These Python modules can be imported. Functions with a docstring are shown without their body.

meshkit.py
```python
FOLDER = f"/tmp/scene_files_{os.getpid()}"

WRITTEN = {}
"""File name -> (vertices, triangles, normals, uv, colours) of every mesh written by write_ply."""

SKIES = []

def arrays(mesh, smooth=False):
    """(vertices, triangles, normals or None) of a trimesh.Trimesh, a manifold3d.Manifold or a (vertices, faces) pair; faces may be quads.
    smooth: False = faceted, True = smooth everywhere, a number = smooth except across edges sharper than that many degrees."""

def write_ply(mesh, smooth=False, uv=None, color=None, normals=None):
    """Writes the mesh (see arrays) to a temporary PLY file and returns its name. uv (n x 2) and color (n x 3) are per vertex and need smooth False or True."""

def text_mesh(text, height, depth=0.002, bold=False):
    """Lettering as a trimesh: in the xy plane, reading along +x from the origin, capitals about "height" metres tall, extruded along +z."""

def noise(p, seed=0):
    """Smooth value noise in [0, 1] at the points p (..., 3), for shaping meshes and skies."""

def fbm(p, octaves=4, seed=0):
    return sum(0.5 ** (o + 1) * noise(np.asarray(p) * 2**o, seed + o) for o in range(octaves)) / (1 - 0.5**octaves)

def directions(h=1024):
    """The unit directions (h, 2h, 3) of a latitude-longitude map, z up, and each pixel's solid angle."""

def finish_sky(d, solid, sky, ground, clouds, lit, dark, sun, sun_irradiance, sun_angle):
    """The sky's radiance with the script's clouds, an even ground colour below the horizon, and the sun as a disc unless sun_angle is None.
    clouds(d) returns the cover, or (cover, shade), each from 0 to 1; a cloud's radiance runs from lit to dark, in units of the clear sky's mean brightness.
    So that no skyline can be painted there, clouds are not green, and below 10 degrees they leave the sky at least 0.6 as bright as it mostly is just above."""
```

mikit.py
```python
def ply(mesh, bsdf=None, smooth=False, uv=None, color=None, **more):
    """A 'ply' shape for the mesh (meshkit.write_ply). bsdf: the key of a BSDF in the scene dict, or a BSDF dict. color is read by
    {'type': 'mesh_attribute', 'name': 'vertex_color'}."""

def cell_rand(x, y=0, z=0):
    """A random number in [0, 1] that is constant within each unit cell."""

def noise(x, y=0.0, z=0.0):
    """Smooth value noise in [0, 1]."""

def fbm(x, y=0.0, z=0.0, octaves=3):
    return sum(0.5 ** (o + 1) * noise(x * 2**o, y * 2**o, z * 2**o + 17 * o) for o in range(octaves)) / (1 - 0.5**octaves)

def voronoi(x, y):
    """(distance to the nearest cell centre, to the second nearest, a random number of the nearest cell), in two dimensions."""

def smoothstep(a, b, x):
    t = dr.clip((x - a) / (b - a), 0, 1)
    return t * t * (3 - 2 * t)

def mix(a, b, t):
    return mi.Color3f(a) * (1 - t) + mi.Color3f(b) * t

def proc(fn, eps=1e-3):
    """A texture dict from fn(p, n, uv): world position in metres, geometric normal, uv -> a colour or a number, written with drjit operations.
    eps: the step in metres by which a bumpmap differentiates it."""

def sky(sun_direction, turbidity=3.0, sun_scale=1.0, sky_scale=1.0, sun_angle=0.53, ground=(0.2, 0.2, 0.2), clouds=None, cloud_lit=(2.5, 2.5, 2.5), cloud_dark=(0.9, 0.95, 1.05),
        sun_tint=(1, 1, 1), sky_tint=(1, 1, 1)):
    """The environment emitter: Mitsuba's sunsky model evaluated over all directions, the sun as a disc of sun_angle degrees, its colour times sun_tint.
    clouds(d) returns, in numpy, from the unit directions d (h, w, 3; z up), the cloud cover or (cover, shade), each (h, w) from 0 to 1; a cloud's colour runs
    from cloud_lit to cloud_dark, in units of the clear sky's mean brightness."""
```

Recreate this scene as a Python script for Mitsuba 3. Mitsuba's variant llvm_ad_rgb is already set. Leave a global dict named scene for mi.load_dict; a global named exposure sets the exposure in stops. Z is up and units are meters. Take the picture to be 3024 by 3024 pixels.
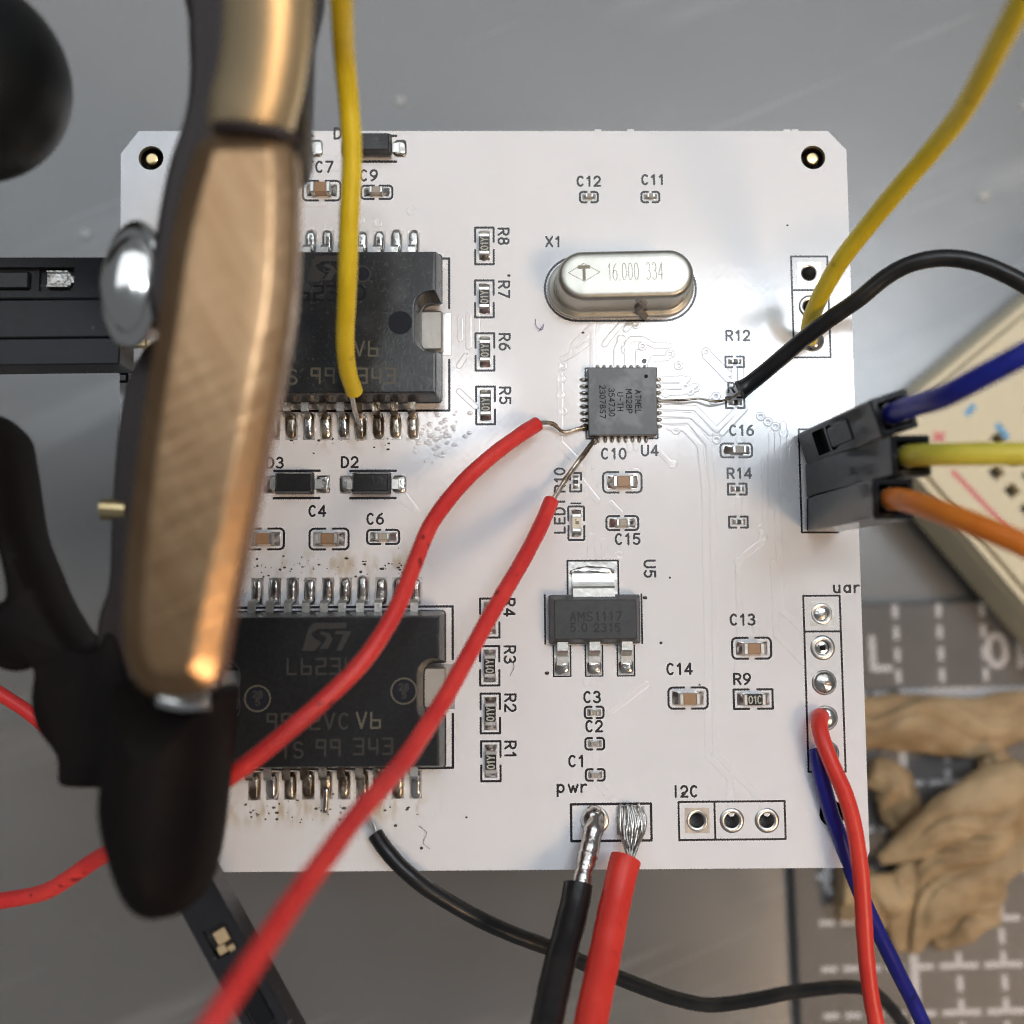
import math, random
import numpy as np, trimesh, mitsuba as mi, mikit, meshkit, drjit as dr
import mapbox_earcut as earcut, manifold3d as m3
from shapely.geometry import LineString, Polygon, Point, box as sbox
from shapely.ops import unary_union
from shapely import affinity

random.seed(7); rng = np.random.default_rng(11)
T = mi.ScalarTransform4f
MM = 0.001                                    # everything below is laid out in millimetres, z = 0 is the board's top face
scene, labels = {}, {}

# ------------------------------------------------------------------ camera, lamps, exposure
exposure = 0.16
CAM = np.array([0.0, -6.457, 74.506])
FWD = np.array([0.015237, 0.086248, -0.996157])
scene['camera'] = {'type': 'thinlens', 'fov': 53.0, 'fov_axis': 'x', 'near_clip': 0.002, 'far_clip': 20.0,
                   'aperture_radius': 0.00082, 'focus_distance': 0.0744,
                   'to_world': T().look_at(origin=(CAM*MM).tolist(), target=((CAM+FWD*50)*MM).tolist(), up=[0.005474, 0.996251, 0.08634])}
scene['room_light'] = {'type': 'constant', 'radiance': {'type': 'rgb', 'value': [0.118, 0.126, 0.136]}}

def lamp(key, centre, w, h, aim, rgb):
    """A flat lamp panel of w x h metres at centre (metres) facing aim."""
    scene[key] = {'type': 'rectangle', 'to_world': T().look_at(origin=list(centre), target=list(aim), up=[0.02, 1, 0.03]) @ T().scale([w/2, h/2, 1]),
                  'emitter': {'type': 'area', 'radiance': {'type': 'rgb', 'value': list(rgb)}}}
lamp('ceiling_lamp', (0.345, 0.295, 1.2), 0.42, 0.18, (0.30, 0.27, 0.0), (12.2, 13.2, 14.1))
labels['ceiling_lamp'] = {'label': 'long cool white ceiling lamp panel above the workbench', 'category': 'lamp'}
lamp('ceiling_lamp_001', (-0.045, 0.245, 1.25), 0.10, 0.10, (-0.04, 0.24, 0.0), (11, 11.8, 12.4))  # extra lamp added for a small glint near the upper chip's pins
labels['ceiling_lamp_001'] = {'label': 'small cool white lamp panel above the workbench, added for a glint on the board', 'category': 'lamp'}
lamp('warm_lamp', (0.62, -0.50, 1.0), 0.34, 0.34, (0, 0, 0), (14.2, 10.0, 6.4))
labels['warm_lamp'] = {'label': 'square warm room lamp to the front right of the workbench', 'category': 'lamp'}
lamp('ceiling_glow', (0.0, 0.84, 1.3), 1.9, 1.15, (0, 0.84, 0), (1.20, 1.28, 1.36))  # added panel for the lit ceiling's glow, brightens the table and board
labels['ceiling_glow'] = {'label': 'wide pale panel added for the glow of the lit ceiling behind the workbench', 'category': 'lamp'}

# ------------------------------------------------------------------ materials
def rgb(c): return {'type': 'rgb', 'value': list(c)}
def mat(key, base, rough=0.4, metal=0.0, bump=None, bscale=1.0, spec=0.5, beps=2e-5, **more):
    b = {'type': 'principled', 'base_color': base if isinstance(base, dict) else rgb(base), 'roughness': rough, 'metallic': metal, **more}
    if 'eta' not in more: b['specular'] = spec
    if bump is not None:
        b = {'type': 'bumpmap', 'arbitrary': mikit.proc(bump, eps=beps), 'scale': bscale, 'bsdf': b}
    scene[key] = {'type': 'twosided', 'bsdf': b}
    return key
N, F, mix, sst = mikit.noise, mikit.fbm, mikit.mix, mikit.smoothstep

def near_rows(p):
    """1 beside the soldered pin rows of the two big chips, where flux has burnt onto the board."""
    x, y = p.x*1e3, p.y*1e3
    def row(cy, x0, x1, h):
        return dr.exp(-dr.square((y-cy)/h))*sst(x0-1.5, x0+1.0, x)*(1-sst(x1-1.0, x1+1.8, x))
    return x, y, row
def board_color(p, n, uv):
    x, y, row = near_rows(p)
    top = sst(0.5, 0.8, n.z)
    w = mi.Color3f(0.82, 0.82, 0.835)*(0.985+0.03*F(x*0.35, y*0.35, 3.0))
    st = row(-3.9, -17.5, -5.5, 1.0)*sst(0.40, 0.74, F(x*1.1, y*0.55, 1.0, octaves=4))*0.75
    st += row(-21.1, -19.5, -5.0, 0.9)*sst(0.42, 0.72, F(x*1.3, y*0.45, 5.0, octaves=4))*0.8
    st += row(5.3, -13.0, -4.6, 0.8)*sst(0.5, 0.78, F(x*1.2, y*0.9, 9.0, octaves=4))*0.4
    w = mix(w, mi.Color3f(0.50, 0.40, 0.24), dr.clip(st, 0, 0.8))
    core = mi.Color3f(0.42, 0.36, 0.20)*(0.75+0.5*N(x*1.5, y*1.5, p.z*9000))
    return mix(core, w, top)
def board_bump(p, n, uv):
    x, y, row = near_rows(p)
    flux = row(5.9, -6.2, -2.6, 1.8)+row(-3.9, -17, -6, 1.0)+0.7*dr.exp(-dr.square((x-4.9)/1.4)-dr.square((y-2.2)/1.8))
    return 0.55*F(x*0.5, y*0.5, 2.0)+0.045*F(x*2.6, y*2.6, 7.0)+0.012*N(x*8, y*8, 3.0)+0.06*dr.sin(x*9.7)*dr.sin(y*9.7)*(0.2+N(x*0.8, y*0.8, 11.0))+0.16*F(x*4.5, y*2.2, 21.0)+flux*0.30*F(x*2.2, y*2.2, 4.0)
mat('m_board', mikit.proc(board_color), 0.13, bump=board_bump, bscale=0.0000072, spec=0.85)
mat('m_mask', (0.825, 0.825, 0.84), 0.12, spec=0.85)
mat('m_silk', (0.016, 0.014, 0.018), 0.30)
def grime(p): return F(p.x*1100, p.y*1100, p.z*1100, octaves=3)
mat('m_solder', mikit.proc(lambda p, n, uv: mix((0.42, 0.39, 0.35), (0.72, 0.70, 0.66), sst(0.3, 0.65, grime(p)))), 0.20, 1.0,
    bump=lambda p, n, uv: F(p.x*3500, p.y*3500, p.z*3500), bscale=0.00004)
mat('m_burnt', mikit.proc(lambda p, n, uv: mix((0.15, 0.115, 0.08), (0.60, 0.545, 0.46), sst(0.38, 0.66, grime(p)))), 0.26, 0.9,
    bump=lambda p, n, uv: F(p.x*3500, p.y*3500, p.z*3500), bscale=0.00005)
mat('m_tin', (0.74, 0.72, 0.67), 0.33, 1.0, bump=lambda p, n, uv: F(p.x*2600, p.y*2600, p.z*2600), bscale=0.000016)
mat('m_slug', (0.50, 0.475, 0.43), 0.5, 0.75, bump=lambda p, n, uv: N(p.x*9000, p.y*9000, p.z*9000), bscale=0.000008)
mat('m_pad', (0.66, 0.64, 0.60), 0.30, 1.0, bump=lambda p, n, uv: F(p.x*1800, p.y*1800, 1.0), bscale=0.00002)
def chip_color(p, n, uv):
    x, y = p.x*1e3, p.y*1e3
    dust = sst(0.52, 0.9, F(x*0.45, y*0.45, 2.0, octaves=5))*sst(2.0, 6.0, y)
    speck = sst(0.80, 0.86, N(x*7, y*7, 1.0))*0.6
    scr = sst(0.93, 0.98, N(x*9+y*4.0, y*1.1-x*0.5, 6.0))*sst(0.45, 0.6, N(x*0.5, y*0.5, 8.0))
    c = mi.Color3f(0.020, 0.021, 0.023)*(0.8+0.4*F(x*5, y*5, 4.0))
    return c+mi.Color3f(0.030, 0.031, 0.034)*dust+mi.Color3f(0.05, 0.05, 0.05)*speck*sst(3.0, 5.0, y)+mi.Color3f(0.06)*scr*sst(3.0, 5.0, y)
mat('m_chip', mikit.proc(chip_color), 0.24, spec=0.42, bump=lambda p, n, uv: N(p.x*9000, p.y*9000, p.z*9000), bscale=0.000006)
mat('m_chipgloss', (0.016, 0.018, 0.026), 0.5, spec=0.16)
mat('m_markdim', (0.024, 0.026, 0.028), 0.55, spec=0.3)
mat('m_qfn', mikit.proc(lambda p, n, uv: mix((0.095, 0.10, 0.103), (0.17, 0.18, 0.19), sst(0.35, 0.75, F(p.x*900, p.y*900, 2.0, octaves=4)))), 0.36,
    bump=lambda p, n, uv: N(p.x*9000, p.y*9000, p.z*9000), bscale=0.000004)
mat('m_mark', (0.105, 0.095, 0.070), 0.55)
mat('m_markfaint', (0.036, 0.034, 0.031), 0.6)
mat('m_reg', mikit.proc(lambda p, n, uv: mi.Color3f(0.036, 0.039, 0.042)*(0.85+0.3*F(p.x*3000, p.y*3000, 1.0))), 0.42, bump=lambda p, n, uv: N(p.x*9000, p.y*9000, p.z*9000), bscale=0.000006)
mat('m_markdark', (0.012, 0.013, 0.015), 0.6, spec=0.12)
mat('m_can', mikit.proc(lambda p, n, uv: mix((0.455, 0.44, 0.385), (0.555, 0.54, 0.48), F(p.x*1500, p.y*1500, p.z*900))), 0.40, 1.0,
    bump=lambda p, n, uv: N(p.x*7000, p.y*7000, p.z*7000), bscale=0.000004)
mat('m_canmark', (0.24, 0.215, 0.16), 0.5, 0.2)
mat('m_ceramic', (0.36, 0.215, 0.115), 0.38)
mat('m_ceramicpale', (0.40, 0.36, 0.29), 0.38)
mat('m_resistor', (0.018, 0.018, 0.02), 0.3)
mat('m_print', (0.50, 0.49, 0.42), 0.5)
mat('m_lens', (0.74, 0.70, 0.56), 0.25)
mat('m_gold', (0.72, 0.56, 0.30), 0.25, 1.0)
mat('m_warmsheen', mikit.proc(lambda p, n, uv: mix((0.345, 0.205, 0.108), (0.43, 0.275, 0.152), N(p.x*2600+p.y*1500, p.y*300-p.x*180, 1.0))), 0.31, 1.0,
    bump=lambda p, n, uv: F(p.x*1500-p.y*2600, p.y*260+p.x*150, 3.0), bscale=0.000026)  # orange reflection on silver metal, put into the base colour
mat('m_brass_sheen', (0.95, 0.73, 0.44), 0.45, 1.0)  # brass of the plug contact; on the clip handle a warm reflection in colour
mat('m_chrome', (0.80, 0.79, 0.76), 0.14, 1.0)
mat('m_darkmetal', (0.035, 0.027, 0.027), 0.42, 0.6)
mat('m_rubber', mikit.proc(lambda p, n, uv: mix((0.006, 0.005, 0.006), (0.012, 0.009, 0.008), F(p.x*500, p.y*500, p.z*500))), 0.6, spec=0.07)
mat('m_knob', (0.006, 0.007, 0.008), 0.42, spec=0.3)
mat('m_housing', mikit.proc(lambda p, n, uv: mi.Color3f(0.010, 0.011, 0.013)*(0.8+0.4*F(p.x*1500, p.y*1500, p.z*1500))), 0.11, spec=0.36, bump=lambda p, n, uv: F(p.x*700, p.y*700, p.z*700), bscale=0.00001)
mat('m_housingdull', mikit.proc(lambda p, n, uv: mi.Color3f(0.013, 0.014, 0.018)*(0.8+0.4*F(p.x*900, p.y*900, p.z*900))+mi.Color3f(0.05)*sst(0.86, 0.92, N(p.x*2500, p.y*2500, p.z*2500))), 0.36)
def wire_mat(key, a, b, r=0.36, dirt=0.6):
    mat(key, mikit.proc(lambda p, n, uv: mix(a, b, sst(0.35, 0.7, F(p.x*420, p.y*420, p.z*420, octaves=4)))*(1-dirt*sst(0.76, 0.86, N(p.x*2100, p.y*2100, p.z*2100))*sst(0.5, 0.65, N(p.x*330, p.y*330, p.z*330)))), r, spec=0.45,
        bump=lambda p, n, uv: F(p.x*1300, p.y*1300, p.z*1300), bscale=0.00002)
wire_mat('m_red', (0.60, 0.032, 0.030), (0.70, 0.048, 0.040), 0.42)
wire_mat('m_redthick', (0.66, 0.040, 0.028), (0.74, 0.055, 0.036), 0.38, 0.12)
wire_mat('m_yellow', (0.78, 0.57, 0.016), (0.86, 0.65, 0.03), 0.40, 0.25)
wire_mat('m_lemon', (0.60, 0.51, 0.05), (0.68, 0.59, 0.07), 0.40)
wire_mat('m_blackwire', (0.010, 0.010, 0.011), (0.020, 0.019, 0.018), 0.33)
wire_mat('m_blue', (0.008, 0.014, 0.22), (0.012, 0.022, 0.30), 0.36)
wire_mat('m_navy', (0.010, 0.010, 0.17), (0.016, 0.016, 0.24), 0.36)
wire_mat('m_orange', (0.66, 0.17, 0.012), (0.74, 0.21, 0.02), 0.40)
def table_color(p, n, uv):
    x, y = p.x*1e3, p.y*1e3
    c = mix((0.105, 0.103, 0.100), (0.155, 0.153, 0.150), F(x*0.035, y*0.035, 1.0, octaves=4))
    sm = sst(0.56, 0.80, F((x+y*2.2)*0.012, (y-x*0.42)*0.11, 6.0, octaves=4))+0.5*sst(0.90, 0.97, N((x+y*2.4)*0.02, (y-x*0.42)*0.9, 2.0))
    return mix(c, mi.Color3f(0.25, 0.25, 0.245), sm*0.7)
mat('m_table', mikit.proc(table_color), 0.27, eta=2.0, bump=lambda p, n, uv: F(p.x*120, p.y*120, 1.0), bscale=0.00003)
mat('m_mat', mikit.proc(lambda p, n, uv: mix((0.094, 0.087, 0.083), (0.138, 0.129, 0.124), F(p.x*150, p.y*150, 2.0))), 0.42,
    bump=lambda p, n, uv: N(p.x*3000, p.y*3000, 1.0), bscale=0.00002)
mat('m_matprint', (0.56, 0.54, 0.55), 0.4)
mat('m_bread', (0.73, 0.64, 0.44), 0.42)
mat('m_holeshade', (0.05, 0.045, 0.035), 0.5)
mat('m_inkred', (0.66, 0.13, 0.15), 0.5)
mat('m_inkblue', (0.13, 0.36, 0.60), 0.5)
mat('m_paper', mikit.proc(lambda p, n, uv: mix((0.31, 0.20, 0.098), (0.50, 0.355, 0.195), sst(0.3, 0.7, F(p.x*260, p.y*260, p.z*260, octaves=4)))), 0.62,
    bump=lambda p, n, uv: F(p.x*900, p.y*900, p.z*900), bscale=0.0002)
mat('m_lint', (0.20, 0.18, 0.16), 0.8)
mat('m_char', (0.035, 0.022, 0.014), 0.35)
mat('m_flake', (0.55, 0.55, 0.53), 0.3)

# ------------------------------------------------------------------ helpers
def put(key, mesh, m, smooth=False, label=None, category=None, group=None, kind=None):
    """One entry of the scene; a taken key gets the next three-digit number. Returns the key used."""
    k, i = key, 0
    while k in scene:
        i += 1; k = f'{key}_{i:03d}'
    if isinstance(mesh, (list,)): mesh = join(mesh)
    if hasattr(mesh, 'to_mesh'):
        t = mesh.to_mesh(); mesh = trimesh.Trimesh(t.vert_properties[:, :3], t.tri_verts, process=False)
    mesh = mesh.copy(); mesh.apply_scale(MM)
    scene[k] = mikit.ply(mesh, m, smooth=smooth)
    tag(k, label, category, group, kind)
    return k
def tag(k, label=None, category=None, group=None, kind=None):
    d = {a: b for a, b in (('label', label), ('category', category), ('group', group), ('kind', kind)) if b}
    if d: labels[k] = d
used = {}
def holder(name):
    """A key for a thing or part that has no mesh of its own."""
    used[name] = used.get(name, -1)+1
    return name if used[name] == 0 else f'{name}_{used[name]:03d}'
def join(ms): return trimesh.util.concatenate([tm(m) for m in ms])
def tm(m):
    if hasattr(m, 'to_mesh'):
        t = m.to_mesh(); return trimesh.Trimesh(t.vert_properties[:, :3], t.tri_verts, process=False)
    return m
def move(m, x=0, y=0, z=0, rot=0):
    m = tm(m).copy()
    if rot: m.apply_transform(trimesh.transformations.rotation_matrix(math.radians(rot), [0, 0, 1]))
    m.apply_translation([x, y, z]); return m
def bbox(sx, sy, sz, c=0.03, at=(0, 0, 0)):
    """A box with chamfered edges, centred in x and y, standing on z = 0."""
    p = []
    for i in (-1, 1):
        for j in (-1, 1):
            for k in (-1, 1):
                x, y, z = i*sx/2, j*sy/2, k*sz/2
                p += [(x-i*c, y-j*c, z), (x-i*c, y, z-k*c), (x, y-j*c, z-k*c)]
    h = trimesh.convex.convex_hull(np.array(p))
    h.apply_translation([at[0], at[1], at[2]+sz/2]); return h
def extrude(poly, h, z=0.0):
    out = []
    for g in getattr(poly, 'geoms', [poly]):
        if g.is_empty: continue
        out.append(trimesh.creation.extrude_polygon(g, h, engine='earcut'))
    m = trimesh.util.concatenate(out); m.apply_translation([0, 0, z]); return m
def spline(pts, step=0.4):
    """Catmull-Rom through the points, resampled."""
    p = np.array(pts, float)
    if len(p) == 2: return np.linspace(p[0], p[1], 3)
    q = np.vstack([2*p[0]-p[1], p, 2*p[-1]-p[-2]]); out = []
    for i in range(1, len(q)-2):
        n = max(2, int(np.linalg.norm(q[i+1]-q[i])/step))
        a, b, c, d = q[i-1], q[i], q[i+1], q[i+2]
        for t in np.linspace(0, 1, n, endpoint=False):
            out.append(0.5*((2*b)+(c-a)*t+(2*a-5*b+4*c-d)*t*t+(3*b-a-3*c+d)*t**3))
    out.append(q[-2]); return np.array(out)
def tube(path, r, n=18, flat=1.0, cap=True):
    """A round tube along the path; r one radius or one per point; flat scales it across z."""
    p = np.array(path, float); k = len(p); r = np.broadcast_to(np.asarray(r, float), (k,)) if np.ndim(r) < 2 else r
    t = np.gradient(p, axis=0); t /= np.linalg.norm(t, axis=1, keepdims=True)
    u = np.cross(t[0], [0.31, 0.2, 0.93]); u /= np.linalg.norm(u); V = []
    a = np.arange(n)*2*np.pi/n
    for i in range(k):
        u = u-t[i]*(u@t[i]); u /= np.linalg.norm(u); w = np.cross(t[i], u)
        ring = (np.cos(a)[:, None]*u+np.sin(a)[:, None]*w)*r[i]
        ring[:, 2] *= flat
        V.append(p[i]+ring)
    V = np.vstack(V); Fc = []
    for i in range(k-1):
        for j in range(n):
            q = (j+1) % n
            Fc += [(i*n+j, i*n+q, (i+1)*n+q), (i*n+j, (i+1)*n+q, (i+1)*n+j)]
    if cap:
        V = np.vstack([V, p[0], p[-1]])
        for j in range(n):
            q = (j+1) % n
            Fc += [(len(V)-2, q, j), (len(V)-1, (k-1)*n+j, (k-1)*n+q)]
    return trimesh.Trimesh(V, Fc, process=False)
def ring_pts(poly, n=96):
    e = poly.exterior; return np.array([e.interpolate(i/n, normalized=True).coords[0] for i in range(n)])
def puff(pts, layers, zf=None):
    """A solid over a closed outline: for each (z, inset) one ring, moved inwards along its normals, capped at both ends."""
    p = np.array(pts, float)
    if Polygon(p).exterior.is_ccw is False: p = p[::-1]
    e = np.roll(p, -1, 0)-np.roll(p, 1, 0); nrm = np.c_[-e[:, 1], e[:, 0]]; nrm /= np.linalg.norm(nrm, axis=1, keepdims=True)+1e-9
    n, V, Fc = len(p), [], []
    base = Polygon(p).buffer(0)
    for z, ins in layers:
        c = p+nrm*ins
        if abs(ins) > 1e-6:
            e2 = base.buffer(-ins, quad_segs=6, join_style='mitre' if ins > 0 else 'round')
            if hasattr(e2, 'geoms'): e2 = max(e2.geoms, key=lambda g: g.area)
            if not e2.is_empty: c = np.array([e2.exterior.interpolate(e2.exterior.project(Point(w))).coords[0] for w in c])
        V.append(np.c_[c, np.full(n, z)])
    for i in range(len(layers)-1):
        for j in range(n):
            q = (j+1) % n
            Fc += [(i*n+j, i*n+q, (i+1)*n+q), (i*n+j, (i+1)*n+q, (i+1)*n+j)]
    def cap(r):
        keep = [j for j in range(n) if np.linalg.norm(r[j, :2]-r[j-1, :2]) > 1e-5]
        t = earcut.triangulate_float64(np.ascontiguousarray(r[keep][:, :2]), np.array([len(keep)], np.uint32)).reshape(-1, 3)
        return np.array(keep)[t]
    tri, tri0 = cap(V[-1]), cap(V[0])
    up = np.cross(V[-1][tri[0, 1]]-V[-1][tri[0, 0]], V[-1][tri[0, 2]]-V[-1][tri[0, 0]])[2] > 0
    Fc += [tuple(t if up else t[::-1]) for t in tri+(len(layers)-1)*n]
    Fc += [tuple(t[::-1] if up else t) for t in tri0]
    V = np.vstack(V)
    if zf is not None: V[:, 2] += zf(V[:, 0], V[:, 1])
    return trimesh.Trimesh(V, Fc, process=False)
def smooth_outline(pts, n=160):
    q = spline(list(pts)+[pts[0]], 0.3) if False else None
    p = np.array(pts, float)[:, :2]; m = len(p); out = []
    for i in range(m):
        a, b, c, d = p[i-1], p[i], p[(i+1) % m], p[(i+2) % m]
        for t in np.linspace(0, 1, 12, endpoint=False):
            out.append(0.5*((2*b)+(c-a)*t+(2*a-5*b+4*c-d)*t*t+(3*b-a-3*c+d)*t**3))
    return ring_pts(Polygon(out).buffer(0), n)
def blob(rx, ry, rz, seed=0, rough=0.12, sub=3, freq=1.6, dome=False, sq=1.0):
    """A lumpy ellipsoid; dome keeps the upper half."""
    m = trimesh.creation.icosphere(subdivisions=sub); v = np.array(m.vertices)
    v *= 1+rough*2*(meshkit.fbm(v*freq+seed*7.3+20, 3, seed)-0.5)[:, None]
    if sq < 1: v[:, :2] = np.sign(v[:, :2])*np.abs(v[:, :2])**[sq+.12, sq]
    if dome: v[:, 2] = np.maximum(v[:, 2], -0.02)
    m = trimesh.Trimesh(v*[rx, ry, rz], m.faces, process=False); return m
def arc(cx, cy, rx, ry, a0, a1, n=14):
    a = np.radians(np.linspace(a0, a1, n)); return [(cx+rx*math.cos(t), cy+ry*math.sin(t)) for t in a]
G = {'C': [arc(.33, .5, .31, .5, 48, 312, 20)], 'D': [[(0, 0), (0, 1), (.22, 1)]+arc(.22, .5, .4, .5, 90, -90)+[(0, 0)]], '0': [arc(.31, .5, .30, .5, 0, 360, 26)],
     '1': [[(.10, .78), (.32, 1), (.32, 0)]], '2': [arc(.31, .70, .29, .30, 165, -35)+[(.02, 0), (.62, 0)]], '3': [arc(.28, .755, .27, .245, 150, -90)+arc(.28, .26, .32, .26, 90, -150)],
     '4': [[(.48, 0), (.48, 1), (0, .28), (.64, .28)]], '5': [[(.58, 1), (.10, 1), (.05, .55)]+arc(.29, .32, .31, .32, 128, -145)],
     '6': [[(.50, 1), (.22, .82), (.05, .52)]+arc(.31, .30, .30, .30, 165, 525, 24)], '7': [[(0, 1), (.62, 1), (.2, 0)]], '8': [arc(.31, .76, .25, .24, 0, 360, 20), arc(.31, .27, .30, .27, 0, 360, 20)],
     '9': [arc(.31, .70, .30, .30, -15, -375, 24), [(.61, .68), (.55, .40), (.38, .18), (.12, 0)]], 'R': [[(0, 0), (0, 1), (.34, 1)]+arc(.34, .74, .27, .26, 90, -90)+[(0, .48)], [(.30, .48), (.62, 0)]],
     'U': [[(0, 1), (0, .3)]+arc(.31, .3, .31, .3, 180, 360)+[(.62, .3), (.62, 1)]], 'X': [[(0, 0), (.62, 1)], [(0, 1), (.62, 0)]], 'L': [[(0, 1), (0, 0), (.55, 0)]],
     'E': [[(.58, 1), (0, 1), (0, 0), (.58, 0)], [(0, .52), (.48, .52)]], 'I': [[(.31, 0), (.31, 1)]], 'T': [[(0, 1), (.64, 1)], [(.32, 1), (.32, 0)]], 'A': [[(0, 0), (.32, 1), (.64, 0)], [(.12, .36), (.52, .36)]],
     'M': [[(0, 0), (0, 1), (.34, .35), (.68, 1), (.68, 0)]], 'P': [[(0, 0), (0, 1), (.34, 1)]+arc(.34, .73, .27, .27, 90, -90)+[(0, .46)]], 'H': [[(0, 0), (0, 1)], [(.6, 0), (.6, 1)], [(0, .5), (.6, .5)]],
     'S': [arc(.31, .755, .27, .245, 30, 270)+arc(.31, .255, .30, .255, 90, -150)], 'V': [[(0, 1), (.31, 0), (.62, 1)]], 'B': [[(0, 0), (0, 1), (.32, 1)]+arc(.32, .76, .25, .24, 90, -90)+[(.05, .52)], arc(.32, .26, .29, .26, 90, -90)+[(0, 0)]], 'Y': [[(0, 1), (.31, .5), (.62, 1)], [(.31, .5), (.31, 0)]], '-': [[(.08, .5), (.54, .5)]],
     '.': [[(.1, 0), (.14, 0.01)]], ' ': [], 'p': [[(0, -.32), (0, .62)], arc(.26, .31, .26, .30, 180, -180, 20)], 'w': [[(0, .6), (.2, 0), (.38, .5), (.56, 0), (.76, .6)]], 'r': [[(0, 0), (0, .6)], arc(.30, .28, .30, .33, 175, 70)],
     'u': [[(0, .62), (0, .24)]+arc(.25, .24, .25, .24, 180, 360)+[(.5, .24)], [(.5, .62), (.5, 0)]], 'a': [arc(.26, .31, .26, .30, 0, 360, 20), [(.52, .62), (.52, 0)]]}
G.update({'b': [[(0, 1), (0, 0), (.58, 0), (.58, .5), (.02, .5)]], 'q': [[(.60, 0), (.60, 1), (.04, 1), (.04, .52), (.58, .52)]], 'h': [[(.04, 1), (.04, .36), (.62, .36)], [(.58, .95), (.58, 0)]], 'e': [[(0, 1), (.60, 1), (.60, 0), (0, 0)], [(.14, .52), (.60, .52)]], 'z': [[(0, 1), (.6, 1), (.6, .54), (.02, .46), (.02, 0), (.62, 0)]]})    # the chips' square-cut 6, 9, 4, 3 and 2
def text_poly(s, h, w, cond=1.0, gap=0.30):
    """Single-stroke lettering of cap height h and stroke width w as a polygon centred on the origin."""
    x, L = 0.0, []
    for ch in s:
        for st in G[ch]: L.append(LineString([((x+a*cond)*h, b*h) for a, b in st]).buffer(w/2, quad_segs=3))
        adv = {'I': .5, '1': .5, '.': .22, 'M': .70, 'w': .76}.get(ch, .62)
        x += adv*cond+gap*(cond if cond < 1 else 1)
    u = unary_union(L); a = u.bounds
    return affinity.translate(u, -(a[0]+a[2])/2, -(a[1]+a[3])/2)
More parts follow.
